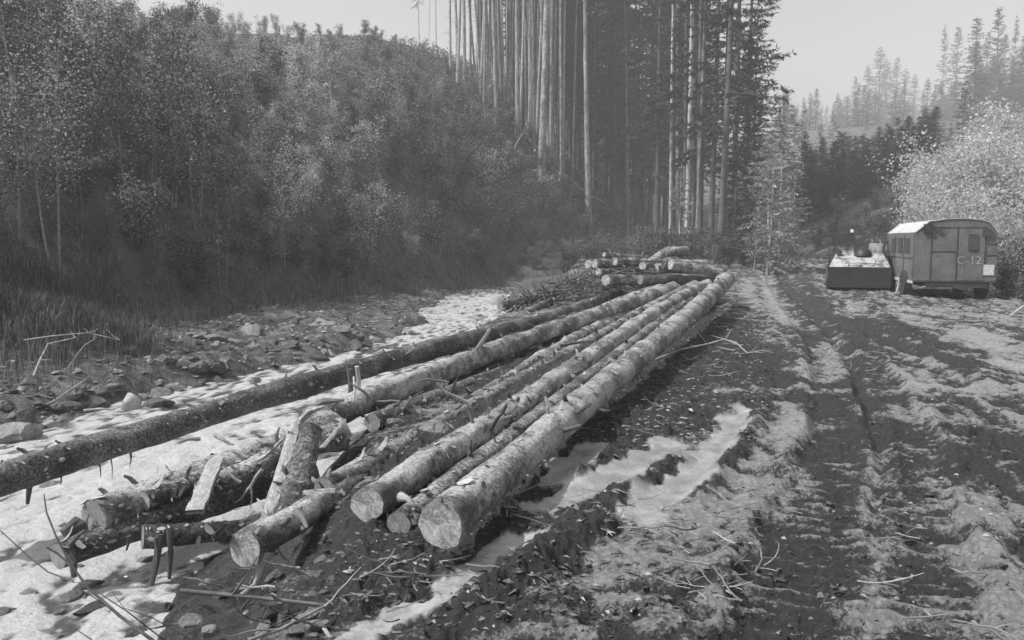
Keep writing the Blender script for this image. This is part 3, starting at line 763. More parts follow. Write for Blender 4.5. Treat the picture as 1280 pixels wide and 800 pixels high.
single_branch('pale driftwood stick slanting across the gravel bar', [(318, 455, 16.5), (302, 440, 17), (290, 430, 17.3)], .035, .02, side=0, group='driftwood on the gravel bar')
single_branch('long bleached driftwood pole on the upper gravel bar', [(280, 405, 20), (300, 415, 19.6), (325, 428, 19.2)], .06, .04, side=0, group='driftwood on the gravel bar')
single_branch('crossed stick poking up at the right edge beside the caravan', [(1255, 402, 17.5), (1268, 391, 17.5), (1280, 382, 17.5)], .03, .02, side=0, group='sticks at the right edge')
single_branch('shorter stick crossing the one at the right edge', [(1252, 383, 17.6), (1262, 391, 17.6)], .02, .015, side=0, group='sticks at the right edge')
single_branch('bent branch arching on the mud right of the outer log', [(818, 450, 10.6), (850, 437, 10.8), (885, 430, 11), (905, 424, 11.2), (922, 430, 11.0), (934, 441, 10.6)], .014, .007, side=6, group='broken branches on the mud')
single_branch('forked pale branch stub on the mud below the outer log', [(812, 486, 9.0), (806, 476, 9.1), (812, 464, 9.2)], .02, .008, side=2, group='broken branches on the mud')
single_branch('thin crooked twig above the silty puddle', [(752, 535, 7.0), (775, 526, 7.1), (800, 518, 7.2), (830, 510, 7.3)], .008, .004, side=4, group='broken branches on the mud')
single_branch('dark stick floating in the silty puddle', [(765, 572, 6.0), (778, 576, 5.9), (787, 578, 5.85)], .010, .005, 'twig_dark', side=1, group='broken branches on the mud')

rq = random.Random(55)
for k in range(64):
    px, py = rq.choice(((rq.uniform(245, 445), rq.uniform(520, 640)), (rq.uniform(200, 440), rq.uniform(700, 790)), (rq.uniform(330, 520), rq.uniform(600, 700)), (rq.uniform(440, 640), rq.uniform(470, 560))))
    d = 6.9 - (py - 520) * .0105 + rq.uniform(-.2, .1) if py < 700 else hit(px, py).y - .05; L = rq.uniform(.12, .4)
    p = P(px, py, d); pts = branch_pts(p, (rq.uniform(-1, .6), rq.uniform(-.6, .3), rq.uniform(-.5, .6)), L, 5, .28, rq)
    t_ = thing('broken_branch', 'short broken branch among the torn log ends', 'branch', p, 'broken branches among the log ends')
    g = Geo(); w0 = rq.uniform(.006, .022) * (1 if py < 700 else .45); tube(g, pts, [w0, w0, w0 * .9, w0 * .8, w0 * .55, w0 * .2], 7, .3, k); g.obj('stem', M[rq.choice(('twig', 'twig_dark', 'wood_pale', 'bark_mid'))], t_)
# fallen-branch kit scattered over mud
kit = []
for k in range(7):
    rnd = random.Random(100 + k)
    t_ = thing('twig_litter', 'small broken twig lying on the churned mud', 'twig', (0, 0, -50), 'small twigs strewn on the mud')
    g = Geo(); L = rnd.uniform(.12, .32)
    pts = branch_pts((0, 0, .01), (1, 0, 0.02), L, 6, .30, rnd)
    for q in pts: q.z = abs(q.z) * .6 + .01
    tube(g, pts, [.004, .0045, .004, .0035, .003, .0025, .0015], 6, .2, k)
    PARTS[t_.name] = [g.obj('stem', M['twig_pale' if k % 3 else 'twig'], t_, local=True)]
    for j in range(rnd.randint(0, 2)):
        g = Geo(); b0 = pts[rnd.randrange(1, 5)]
        bp_ = branch_pts(b0, (rnd.uniform(.3, 1), rnd.choice((-1, 1)) * .8, .15), L * .35, 4, .2, rnd)
        for q in bp_: q.z = abs(q.z) * .6 + .008
        tube(g, bp_, [.003, .003, .0025, .002, .0015], 5)
        PARTS[t_.name].append(g.obj('side_twig', M['twig_pale'], t_, local=True))
    kit.append(t_)
zones = [((640, 800), (620, 700), 26), ((800, 940), (395, 480), 46), ((850, 960), (640, 780), 26), ((1000, 1250), (600, 790), 12), ((700, 860), (500, 560), 14), ((420, 560), (700, 790), 12),
         ((940, 1200), (400, 480), 10), ((560, 660), (700, 780), 8), ((1130, 1240), (380, 410), 14)]
first = set()
cnt = 0
for (xa, xb), (ya, yb), n in zones:
    for _ in range(n):
        p = hit(R.uniform(xa, xb), R.uniform(ya, yb)); t0 = kit[cnt % 7]; rz = R.uniform(-.9, .9) + R.choice((0, math.pi)); sc = R.uniform(.5, 1.15) * (2.2 if p.y > 15 else 1.5 if p.y > 9 else 1)
        p.z += .02
        if cnt % 7 == cnt: t0.location = p; t0.rotation_euler = (0, 0, rz); t0.scale = (sc,) * 3
        else: dup(t0, p, rz, sc)
        cnt += 1
# fine chips, bark and needles on the mud: uncountable
def chips(name, label, n, xr_, yr_, size, m, zoff=.012, tall=False):
    g = Geo()
    rs_ = np.random.RandomState(n)
    X = rs_.uniform(*xr_, n); Y = rs_.uniform(*yr_, n) ** 1.0
    pxx = X; pyy = Y
    r = np.stack([(pxx - 640) / F, cp + (400 - pyy) / F * sp, -sp + (400 - pyy) / F * cp], -1)
    t = (0 - CAMH) / r[:, 2]
    W = np.stack([r[:, 0] * t, r[:, 1] * t, np.zeros(n)], -1)
    zz, _, _w, _, _ = H(W[:, 0], W[:, 1], True)
    W[:, 2] = zz + zoff
    W[_w > .3, 2] -= .3
    an = rs_.uniform(-1.0, 1.0, n) + np.pi * rs_.randint(0, 2, n); s = size * rs_.uniform(.3, 1.6, n) * (1 + W[:, 1] * .03); wd = s * rs_.uniform(.12, .4, n)
    d = np.stack([np.cos(an), np.sin(an), rs_.uniform(-.25, .25, n)], -1); e = np.stack([-np.sin(an), np.cos(an), rs_.uniform(-.5, .5, n)], -1)
    A = W - d * s[:, None]; B = W + d * s[:, None]; C = W + e * wd[:, None] + np.array([0, 0, .01]); D = W - e * wd[:, None]
    V = np.stack([A, D, B, C], 1).reshape(-1, 3)
    g.add(V, np.arange(n * 4).reshape(-1, 4))
    o = g.obj(name, m); struct(o, 'stuff'); o['label'] = label
    return o
chips('wood_chips', 'wood chips and torn bark scattered over the mud', 1700, (380, 1280), (395, 800), .012, M['chip'])
chips('bark_debris', 'broken bark lying between and beside the logs', 1500, (330, 860), (365, 760), .026, M['bark_mid'])
chips('bark_litter', 'torn bark and needles strewn beside the outer log', 2200, (700, 960), (380, 560), .018, M['chip'])
# ------------------------------------------------------------------ clods of earth (real lumps) on the mud
def clods(n):
    rs_ = np.random.RandomState(5); g = Geo()
    base = []
    for k in range(5):
        q = Geo(); rock_geo(q, (0, 0, 0), 1, (1, 1, .6), 40 + k, .5, 6, 4); vv = q.V[0] * np.random.RandomState(k).uniform(.45, 1.3, (len(q.V[0]), 1)); base.append((vv, q.L[0].reshape(-1, 4)))
    pxx = rs_.uniform(300, 1290, n); pyy = 345 + 460 * rs_.rand(n) ** 1.1
    r = np.stack([(pxx - 640) / F, cp + (400 - pyy) / F * sp, -sp + (400 - pyy) / F * cp], -1); t = -CAMH / r[:, 2]
    X = r[:, 0] * t; Y = r[:, 1] * t
    z, tone, wet, road, hill = H(X, Y, True)
    ok = (wet < .2) & (road > .8) & (tone < .75 + .5 * rs_.rand(n)) & (Y < 30)
    for i in np.nonzero(ok)[0]:
        V, Fq = base[i % 5]; s = (rs_.rand() ** 4 * .022 + .005) * (1 + .06 * Y[i]); a = rs_.rand() * 6.3
        Rm = np.array([[math.cos(a), -math.sin(a), 0], [math.sin(a), math.cos(a), 0], [0, 0, 1]])
        g.add(V @ Rm.T * s * np.array([rs_.uniform(.8, 1.6), 1, 1]) + np.array([X[i], Y[i], z[i] + s * .2]), Fq)
    o = g.obj('mud_clods', M['clod']); struct(o, 'stuff'); o['label'] = 'clods and crumbs of churned mud'
clods(3600)

# ------------------------------------------------------------------ rocks
rk = []
for k in range(8):
    g = Geo(); rr_ = random.Random(k)
    rock_geo(g, (0, 0, 0), 1, (1.15, rr_.uniform(.55, .9), rr_.uniform(.3, .6)), 60 + k, .55, 18, 11)
    rk.append(g.mesh('rock', M['rock'], False))
g = Geo(); rock_geo(g, (0, 0, 0), 1, (1, .8, .85), 75, .25); rkp = g.mesh('boulder', M['rock_pale'], True)
def rock(p, s, k, label, name='rock', group='rocks along the stream', me=None, rz=None, tilt=.3):
    o = bpy.data.objects.new(name, me or rk[k % 8]); COL.objects.link(o)
    o.location = p; o.scale = (s, s, s); o.rotation_euler = (R.uniform(-tilt, tilt), R.uniform(-tilt, tilt), R.uniform(0, 6.28) if rz is None else rz)
    return tag(o, label, name.replace('_', ' '), group)
def wp(px, py): return PZ(px, py, ZW)
rock(wp(163, 512) + Vector((0, 0, .1)), .19, 0, 'pale rounded boulder with a dark side by the left water edge', 'boulder', None, rkp)
rock(wp(30, 520), .42, 1, 'broad dark flat rock at the left bank edge', tilt=.1, group=None)
rock(wp(15, 548), .38, 2, 'grey wet rock at the left edge of the stream', tilt=.1, group=None)
rock(wp(70, 605) + Vector((0, 0, -.05)), .2, 3, 'small dark stone in the current left of the logs', group=None)
rock(wp(192, 508), .26, 3, 'dark rock just right of the pale boulder', group=None)
rock(P(372, 428, 17.5) + Vector((0, 0, -.1)), .32, 4, 'square pale grey block standing on the gravel bar', 'boulder', None)
rock(P(428, 420, 18.5) + Vector((0, 0, -.1)), .22, 4, 'light wedge shaped stone on the gravel bar near the water', group=None)
rock(P(268, 461, 14.7), .28, 5, 'flat grey stone near the water in front of the gravel bar', group=None)
rock(P(318, 477, 13.2) + Vector((0, 0, -.05)), .28, 6, 'rounded light stone touching the long dark log', group=None, tilt=.1)
rock(P(235, 778, 3.95), .10, 7, 'pale angular stone on the bank at the bottom left', group=None)
rock(P(262, 790, 3.8), .07, 2, 'small pale stone beside the angular one at the bottom left', group=None)
rock(P(418, 716, 4.3), .045, 1, 'lone smooth pebble in the dark hollow under the logs', 'pebble', None)
rock(wp(608, 412), .25, 2, 'dark rock in white water behind the long dark log', group=None)
rock(wp(648, 400), .45, 3, 'dark flat rock splitting the far white water', group=None)
rock(wp(628, 381), .8, 4, 'large dark rock at the right edge of the far rapids', 'boulder', None)
rock(P(1260, 620, 4.9) + Vector((0, 0, -.02)), .05, 4, 'small dark stone on the right side of the track', group=None)
n_r = 0
for _ in range(900):
    px, py = R.uniform(0, 560), R.uniform(398, 545)
    p = hit(px, py)
    if p.z > .35 or p.z < ZW - .12: continue
    x, y = p.x, p.y
    if x > np.interp(y, *XL) + 1.0: 
        if R.random() < .75: continue
    if px < 150 and py < 480: continue
    s = (R.random() ** 2) * .26 + .07
    rock(p + Vector((0, 0, -.02)), s, R.randrange(8), 'loose grey stone on the rubbly left bank of the stream', group='stones on the left bank of the stream')
    n_r += 1
    if n_r > 230: break
for _ in range(70):
    p = PZ(R.uniform(0, 430), 560 + 240 * R.random() ** .8, ZW - .005)
    if p.x < np.interp(p.y, *XL): continue
    rock(p, .03 + .10 * R.random() ** 2, R.randrange(8), 'dark wet stone breaking the surface of the near stream', group='wet stones in the near stream')
for _ in range(60):
    p = hit(R.uniform(90, 400), R.uniform(650, 800))
    if p.z > ZW - .25 and p.x < -.9 : 
        rock(p, R.uniform(.03, .10), R.randrange(8), 'wet stone on the stream edge below the logs', group='wet stones on the near stream edge')
def gravel(n):
    g = Geo(); base = []
    for k in range(5):
        q = Geo(); rock_geo(q, (0, 0, 0), 1, (1.1, .8, .45), 90 + k, .4, 6, 4); vv = q.V[0] * np.random.RandomState(k).uniform(.55, 1.25, (len(q.V[0]), 1)); base.append((vv, q.L[0].reshape(-1, 4)))
    rs_ = np.random.RandomState(8)
    Y = rs_.uniform(4, 34, n); X = np.interp(Y, *XL) + rs_.uniform(-4.2, .6, n)
    sw = rs_.rand(n) < .2; X = np.where(sw, np.interp(Y, *XR) + rs_.uniform(-.3, 1.3, n), X)
    z = H(X, Y, True)[0]
    for i in range(n):
        if z[i] > .9: continue
        V, Fq = base[i % 5]; s = (rs_.rand() ** 2 * .09 + .02) * (.35 if sw[i] else 1); a = rs_.rand() * 6.3
        Rm = np.array([[math.cos(a), -math.sin(a), 0], [math.sin(a), math.cos(a), 0], [0, 0, 1]])
        g.add(V @ Rm.T * s + np.array([X[i], Y[i], z[i] + s * .15]), Fq)
    m = mat('gravel', 0.07, 0.34, 3, 6, 0.5, 0.6, island=.9, wid=.45, mid=.55)
    o = g.obj('gravel', m); struct(o, 'stuff'); o['label'] = 'pebbles and rubble on the stream banks'
gravel(5500)

# ------------------------------------------------------------------ vegetation kit
def leaves(g, C, size, rs_, droop=.3, fold=.25):
    n = len(C)
    d = rs_.randn(n, 3); d[:, 2] = d[:, 2] * .6 - droop; d /= np.linalg.norm(d, axis=1)[:, None]
    u = rs_.randn(n, 3); u -= (u * d).sum(1)[:, None] * d; u /= np.linalg.norm(u, axis=1)[:, None]
    nn = np.cross(d, u)
    s = (size * rs_.uniform(.6, 1.4, n))[:, None]
    A = C; B = C + d * s + nn * s * .0; Lf = C + d * s * .45 + u * s * .34 + nn * s * fold * .5; Rt = C + d * s * .45 - u * s * .34 + nn * s * fold * .5
    V = np.stack([A, Rt, B, Lf], 1).reshape(-1, 3)
    i = np.arange(n)[:, None] * 4
    g.add(V, np.concatenate([i + np.array([[0, 1, 2]]), i + np.array([[0, 2, 3]])]))
def make_shrub(name, label, cat, h, spread, stems, nl, lsize, leafm, stemm, seed, group, low=.25, tuft=.12, rs=.022):
    rnd = random.Random(seed); rs_ = np.random.RandomState(seed)
    t_ = thing(name, label, cat, (0, 0, -60), group); PARTS[t_.name] = []
    C = []
    g = Geo()
    for s in range(stems):
        a = rnd.uniform(0, 6.28); out = rnd.uniform(.1, 1) * spread
        hh = h * rnd.uniform(.7, 1.05)
        top = Vector((math.cos(a) * out, math.sin(a) * out, hh)); base = Vector((math.cos(a) * .1, math.sin(a) * .1, -.2))
        pts = []
        for i in range(8):
            t = i / 7; q = base.lerp(top, t); q.x += .06 * h * math.sin(t * 5 + s) * .3; q.y += .06 * h * math.cos(t * 4 + s * 2) * .3
            q.x *= .6 + .4 * t; q.y *= .6 + .4 * t; pts.append(q)
        tube(g, pts, [rs * (1 - .8 * i / 7) * (h / 3) ** .5 for i in range(8)], 5, cap=False)
        nb = int(10 + h * 3)
        for b in range(nb):
            t = rnd.uniform(low, 1); f = t * 7; i = min(int(f), 6); p = pts[i].lerp(pts[i + 1], f - i)
            ab = rnd.uniform(0, 6.28); L = h * rnd.uniform(.12, .30) * (1.15 - t * .7)
            bp_ = branch_pts(p, (math.cos(ab), math.sin(ab), rnd.uniform(.2, 1.0)), L, 4, .2, rnd)
            tube(g, bp_, [.008, .007, .006, .004, .003], 3, cap=False)
            for q in bp_[1:]: C.append(tuple(q))
    PARTS[t_.name].append(g.obj('stems', M[stemm], t_, True, local=True))
    C = np.array(C); idx = rs_.randint(0, len(C), nl)
    # clumps: some twig ends carry many leaves, some none
    wgt = rs_.rand(len(C)) ** 4.0; wgt /= wgt.sum(); idx = rs_.choice(len(C), nl, p=wgt)
    Cc = C[idx] + rs_.randn(nl, 3) * tuft * np.array([1, 1, .7])
    g = Geo(); leaves(g, Cc, lsize, rs_)
    PARTS[t_.name].append(g.obj('foliage', M[leafm], t_, local=True))
    return t_
def make_spruce(name, label, h, z0, width, seed, group, needlem='needle', trunkm='trunk', dens=1.0, r=.17, dead=40, twn=9):
    rnd = random.Random(seed); rs_ = np.random.RandomState(seed)
    t_ = thing(name, label, 'spruce', (0, 0, -60), group); PARTS[t_.name] = []
    g = Geo(); lx = rnd.uniform(-.25, .25); ly = rnd.uniform(-.25, .25)
    def ctr(z): t = z / h; return Vector((lx * math.sin(t * 3), ly * math.sin(t * 2.3), z))
    n = 26
    pts = [ctr(-.6 + (h + .6) * i / (n - 1)) for i in range(n)]
    tube(g, pts, [max(.015, r * (1 - .93 * max(0, (i / (n - 1))) ** 1.1) * (1.25 if i < 2 else 1)) for i in range(n)], 9, .12, seed)
    PARTS[t_.name].append(g.obj('trunk', M[trunkm], t_, True, local=True))
    g = Geo()
    for k in range(dead):
        z = rnd.uniform(1.0, max(z0, 2)); a = rnd.uniform(0, 6.28); c = ctr(z); L = rnd.uniform(.25, 1.1)
        e = c + Vector((math.cos(a) * L, math.sin(a) * L, rnd.uniform(-.35, .1) * L))
        tube(g, [c, c.lerp(e, .5) + Vector((0, 0, .03)), e], [.013, .009, .004], 3, cap=False)
    # green branches
    SP = []; DI = []; LN = []
    z = z0
    while z < h - .15:
        t = (z - z0) / (h - z0); prof = (1 - t) ** .85 * (.55 + .45 * min(1, t * 4 + .25)) + .03
        nb = max(3, int((5.5 + rnd.random() * 2) * dens))
        for b in range(nb):
            if rnd.random() < .12 or (math.sin(z * 1.3 + seed) > .75 and rnd.random() < .6): continue
            a = rnd.uniform(0, 6.28); L = width * prof * rnd.uniform(.35, 1.3)
            el = rnd.uniform(-.25, .15) + .5 * t
            c = ctr(z + rnd.uniform(-.1, .1)); o = Vector((math.cos(a), math.sin(a), 0))
            m_ = 6; prev = c; bp_ = [c]
            for i in range(1, m_ + 1):
                f = i / m_
                q = c + o * (L * f) + Vector((0, 0, L * (el * f - .38 * f * f * (1 - t) + .14 * f ** 3)))
                bp_.append(q)
            tube(g, [bp_[0], bp_[3], bp_[6]], [.018 + .01 * (1 - t), .012, .004], 3, cap=False)
            for _ in range(int(twn * 1.9 * (L / width) * 2.2) + 6):
                f = rnd.uniform(.12, 1) ** .8 * m_; i = min(int(f), m_ - 1); q = bp_[i].lerp(bp_[i + 1], f - i)
                sd = rnd.choice((-1, 1)); aa = a + sd * rnd.uniform(.3, 1.2)
                SP.append(tuple(q)); DI.append((math.cos(aa), math.sin(aa), rnd.uniform(-.75, -.05))); LN.append(rnd.uniform(.15, .42) * (.5 + .5 * L / width) * (width / 2.4) ** .5)
            SP.append(tuple(bp_[-2])); DI.append((math.cos(a), math.sin(a), -.1)); LN.append(.45)
        z += rnd.uniform(.28, .5) * (.7 + .5 * (1 - t))
    PARTS[t_.name].append(struct(g.obj('branches', M['trunk_dark'], t_, True, local=True), 'stuff'))
    SP = np.array(SP); DI = np.array(DI); LN = np.array(LN); DI /= np.linalg.norm(DI, axis=1)[:, None]
    SP = np.repeat(SP, 2, 0); DI = np.repeat(DI, 2, 0); LN = np.repeat(LN, 2, 0)
    DI = DI + rs_.randn(*DI.shape) * .35; DI /= np.linalg.norm(DI, axis=1)[:, None]
    u = np.cross(DI, np.array([0, 0, 1.0])) + rs_.randn(*DI.shape) * .35; u /= np.linalg.norm(u, axis=1)[:, None]
    wd = LN * rs_.uniform(.09, .17, len(LN))
    A = SP; B = SP + DI * LN[:, None]; mid_ = SP + DI * (LN * .4)[:, None]
    V = np.stack([A, mid_ - u * wd[:, None], B, mid_ + u * wd[:, None] + np.array([0, 0, -.03])], 1).reshape(-1, 3)
    g = Geo(); i = np.arange(len(SP))[:, None] * 4
    g.add(V, np.concatenate([i + np.array([[0, 1, 2]]), i + np.array([[0, 2, 3]])]))
    PARTS[t_.name].append(g.obj('crown', M[needlem], t_, local=True))
    return t_
DEF = {}
def tl_(px, s):
    w_ = 'thread-thin' if s < .48 else 'slim' if s < .66 else 'stout'
    q = 'on the ridge against the sky' if px < 600 else 'on the upper forest slope' if px < 660 else 'halfway down the forest slope' if px < 720 else 'low on the forest slope' if px < 790 else 'at the flat foot of the forest'
    return w_ + ' bare spruce trunk ' + q, w_ + ' bare spruces ' + q
def place(kit_, i, p, rz, sc=1.0, label=None, group=None, tilt=(0, 0), used=set()):
    t0 = kit_[i]
    d0 = DEF.setdefault(t0.name, (t0['label'], t0['group'])); label = label or d0[0]; group = group or d0[1]
    if t0.name not in used:
        used.add(t0.name)
        t0.location = p; t0.rotation_euler = (tilt[0], tilt[1], rz); t0.scale = (sc, sc, sc) if not isinstance(sc, tuple) else sc
        if label: t0['label'] = label
        if group: t0['group'] = group
        return t0
    return dup(t0, p, rz, sc, label, group, tilt)

HG = 'leafy shrubs covering the left hillside'
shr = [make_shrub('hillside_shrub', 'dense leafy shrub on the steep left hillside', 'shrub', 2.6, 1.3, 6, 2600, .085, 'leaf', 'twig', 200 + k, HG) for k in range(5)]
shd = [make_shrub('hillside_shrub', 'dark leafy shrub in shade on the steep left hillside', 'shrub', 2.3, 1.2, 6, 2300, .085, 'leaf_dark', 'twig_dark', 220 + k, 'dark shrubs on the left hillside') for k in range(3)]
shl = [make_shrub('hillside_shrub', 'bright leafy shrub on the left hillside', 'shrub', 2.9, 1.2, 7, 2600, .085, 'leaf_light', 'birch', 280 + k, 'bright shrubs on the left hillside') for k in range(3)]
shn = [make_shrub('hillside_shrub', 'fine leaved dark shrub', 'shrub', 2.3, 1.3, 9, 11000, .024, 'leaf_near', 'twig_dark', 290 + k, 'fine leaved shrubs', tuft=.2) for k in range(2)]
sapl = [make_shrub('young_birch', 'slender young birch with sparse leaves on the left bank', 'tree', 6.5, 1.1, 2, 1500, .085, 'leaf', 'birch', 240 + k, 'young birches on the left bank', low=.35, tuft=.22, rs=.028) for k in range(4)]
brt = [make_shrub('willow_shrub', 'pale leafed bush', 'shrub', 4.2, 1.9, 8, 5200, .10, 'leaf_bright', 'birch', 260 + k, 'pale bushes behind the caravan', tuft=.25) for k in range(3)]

# ---- hillside shrubs
def where_(px, py, y):
    if py > 330: return 'at the foot of the hill above the stones' if px < 420 else 'at the foot of the hill by the water bend'
    if px < 90: return 'at the left picture edge'
    if py < 70: return 'on the crest of the hill'
    if px > 560: return 'just below the forest edge'
    if py < 170: return 'on the upper slope' + (' left of the bright strip' if px < 300 else ' in the bright strip' if px < 430 else ' below the far crest')
    return ('on the lower slope' if py > 250 else 'halfway up the slope') + (' at the left' if px < 230 else ' in the middle' if px < 400 else ' towards the stream bend')
cnt = 0
def on_screen(p, m=60):
    a, b = pixel(p); return -m < a < 1280 + m and b > -m - 40 and b < 860
tries = 0
pos = []
while cnt < 350 and tries < 9000:
    tries += 1
    px = R.uniform(-60, 760); py = R.uniform(5, 400)
    # leave the forest face free
    if px > 560 and py < (px - 560) * 1.15 + 60: continue
    if py > 395 - max(0, px - 250) * .03: continue
    p = hit(px, py, 6)
    if p.y > 95 or p.z < .1: continue
    if p.x > np.interp(p.y, *XF) - .6: continue
    near_ = p.y < 19
    if any((p.x - q[0]) ** 2 + (p.y - q[1]) ** 2 < (.95 + p.y * .015) ** 2 for q in pos): continue
    pos.append((p.x, p.y)); sc = R.uniform(.5, 1.15)
    if p.z < 1.2: sc *= .8
    if px > 270 and py < 120: sc *= .55
    p.z -= .1
    # bright thickets and clumps: lighter leaves paint the sunlit band, darker ones shadow pockets
    bx = 330 + (py - 60) * .62
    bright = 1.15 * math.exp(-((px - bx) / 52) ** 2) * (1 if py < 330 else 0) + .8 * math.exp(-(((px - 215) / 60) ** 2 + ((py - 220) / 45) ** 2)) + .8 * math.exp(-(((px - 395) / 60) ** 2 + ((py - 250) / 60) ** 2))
    cl = float(fbm(np.array([p.x * .22]), np.array([p.y * .22]), 2, 133)[0])
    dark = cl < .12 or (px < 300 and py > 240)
    if near_:
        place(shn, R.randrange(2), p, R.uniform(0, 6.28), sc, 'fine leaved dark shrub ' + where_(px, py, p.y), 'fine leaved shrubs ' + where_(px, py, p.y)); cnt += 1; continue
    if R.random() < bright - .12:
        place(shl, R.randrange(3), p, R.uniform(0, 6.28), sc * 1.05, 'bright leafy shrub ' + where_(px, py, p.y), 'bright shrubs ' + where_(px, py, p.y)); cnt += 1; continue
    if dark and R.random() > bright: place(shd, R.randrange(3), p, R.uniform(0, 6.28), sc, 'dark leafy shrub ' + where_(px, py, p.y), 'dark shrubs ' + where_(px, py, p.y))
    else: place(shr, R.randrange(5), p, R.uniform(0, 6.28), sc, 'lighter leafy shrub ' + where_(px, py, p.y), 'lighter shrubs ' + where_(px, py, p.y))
    cnt += 1
for _ in range(34):
    px = R.uniform(585, 790); d = R.uniform(38, 47); x = (px - 640) / F * d
    if hz(x, d) < ZW + .4: continue
    place(shd, R.randrange(3), Vector((x, d, hz(x, d) - .1)), R.uniform(0, 6.28), R.uniform(.4, .7), 'low dark shrub on the bank behind the far stream', 'low shrubs behind the far stream')
# ---- young birches with visible pale stems (photo positions of their feet)
for px, py, sc, lab in [(68, 335, 1.0, 'forked pale young birch rising from the left brush'), (20, 300, .9, 'thin pale sapling at the far left edge'), (100, 300, .8, 'slim birch sapling right of the forked one'),
                        (282, 385, 1.0, 'straight pale birch standing on the bank above the gravel bar'), (356, 335, .8, 'thin birch sapling right of the straight one'), (165, 280, 1.1, 'tall thin birch high in the left brush'),
                        (215, 260, .9, 'slender birch on the slope above the dark hollow'), (190, 240, .9, None), (130, 200, .9, None), (60, 180, .9, None), (250, 300, .9, None), (430, 300, .7, None), (470, 260, .7, None), (520, 330, .6, None), (560, 250, .7, None),
                        (330, 250, .8, None), (395, 220, .8, None), (20, 120, 1.0, None), (110, 110, 1.0, None), (-20, 320, 1, None), (500, 200, .7, None)]:
    p = hit(px, py, 6)
    place(sapl, R.randrange(4), p, R.uniform(0, 6.28), sc * R.uniform(.6, .95), lab or 'slender young birch ' + where_(px, py, p.y), None if lab else 'young birches ' + where_(px, py, p.y))
# ---- uncountable undergrowth
def undergrowth(n):
    rs_ = np.random.RandomState(3)
    px = rs_.uniform(-80, 800, n); C = []
    Y = 9 + 80 * rs_.rand(n) ** 1.6; X = np.interp(Y, *XF) - rs_.uniform(-.3, 18, n)
    keep = (X / Y > -.8)
    X = X[keep]; Y = Y[keep]; z = H(X, Y)
    hh = rs_.rand(len(X)) ** 2 * 1.0
    C = np.stack([X, Y, z + hh], -1)
    g = Geo(); leaves(g, C, np.maximum(.018, .0026 * Y - .012), rs_, droop=-.2)
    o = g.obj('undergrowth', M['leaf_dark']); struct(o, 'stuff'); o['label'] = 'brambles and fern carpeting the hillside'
undergrowth(70000)
def grasses(name, label, spots, m, hgt=.45, wd=.005):
    rs_ = np.random.RandomState(12); g = Geo(); Vs = []
    for (x, y, rad, n, hs) in spots:
        X = x + rs_.randn(n) * rad; Y = y + rs_.randn(n) * rad; Z = H(X, Y)
        k = Z > ZW + .05; X, Y, Z = X[k], Y[k], Z[k]; n = len(X)
        a = rs_.rand(n) * 6.28; L = hgt * hs * rs_.uniform(.4, 1.2, n); lean = rs_.uniform(.1, .9, n)
        A = np.stack([X, Y, Z - .03], -1); o = np.stack([np.cos(a), np.sin(a), 0 * a], -1)
        s = np.stack([-np.sin(a), np.cos(a), 0 * a], -1) * wd * (1 + y * .02)
        Mi = A + o * (L * lean * .3)[:, None] + np.array([0, 0, 1]) * (L * .7)[:, None]
        T = A + o * (L * lean)[:, None] + np.array([0, 0, 1]) * (L * (1 - lean * .35))[:, None]
        Vs.append(np.stack([A - s, A + s, Mi + s * .7, T, Mi - s * .7], 1).reshape(-1, 3))
    V = np.concatenate(Vs); n = len(V) // 5
    i = np.arange(n)[:, None] * 5
    g.add(V, i + np.array([[0, 1, 2, 4]])); g.add(np.zeros((0, 3)), (i + np.array([[4, 2, 3]])) - len(V))
    o = g.obj(name, m); struct(o, 'stuff'); o['label'] = label
sp_ = [(-7.9, 12.6, .7, 5000, 1.0), (-9.2, 12.5, .9, 4000, 1.0), (-8.8, 14.5, 1.0, 3500, 1.1), (-6.9, 13.6, .4, 1500, .8), (-10.5, 14, 1.0, 3500, 1.2)]
for _ in range(130):
    y = R.uniform(9, 45); sp_.append((float(np.interp(y, *XF)) + R.uniform(-1.2, .6), y, .35, 130, R.uniform(.5, 1.2)))
for _ in range(90):
    y = R.uniform(22, 55); sp_.append((14.5 + y * .12 + R.uniform(-1, 5), y, .5, 130, R.uniform(.5, 1.2)))
grasses('long_grass', 'dry tangled grass along the banks', sp_, M['grass'])

# ---- spruce forest
FG = 'tall bare-trunked spruces at the forest edge'
tall = [make_spruce('spruce_tree', 'tall straight spruce with a bare sunlit trunk at the forest edge', 31 + k * 1.2, 18 + k, 2.2, 300 + k, FG, r=.17 + .015 * k, dead=70, dens=.9) for k in range(4)]
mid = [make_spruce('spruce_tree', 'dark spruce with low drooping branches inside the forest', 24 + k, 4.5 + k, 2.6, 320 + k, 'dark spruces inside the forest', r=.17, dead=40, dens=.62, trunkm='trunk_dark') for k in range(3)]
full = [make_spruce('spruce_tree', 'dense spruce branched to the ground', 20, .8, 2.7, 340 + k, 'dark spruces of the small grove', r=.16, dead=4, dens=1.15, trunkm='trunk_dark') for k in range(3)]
pale = [make_spruce('larch_tree', 'light feathery conifer in sunshine at the end of the forest', 10, .6, 1.9, 360 + k, 'light conifers beside the forest', needlem='needle_pale', r=.09, dead=3, dens=1.0, trunkm='trunk') for k in range(2)]
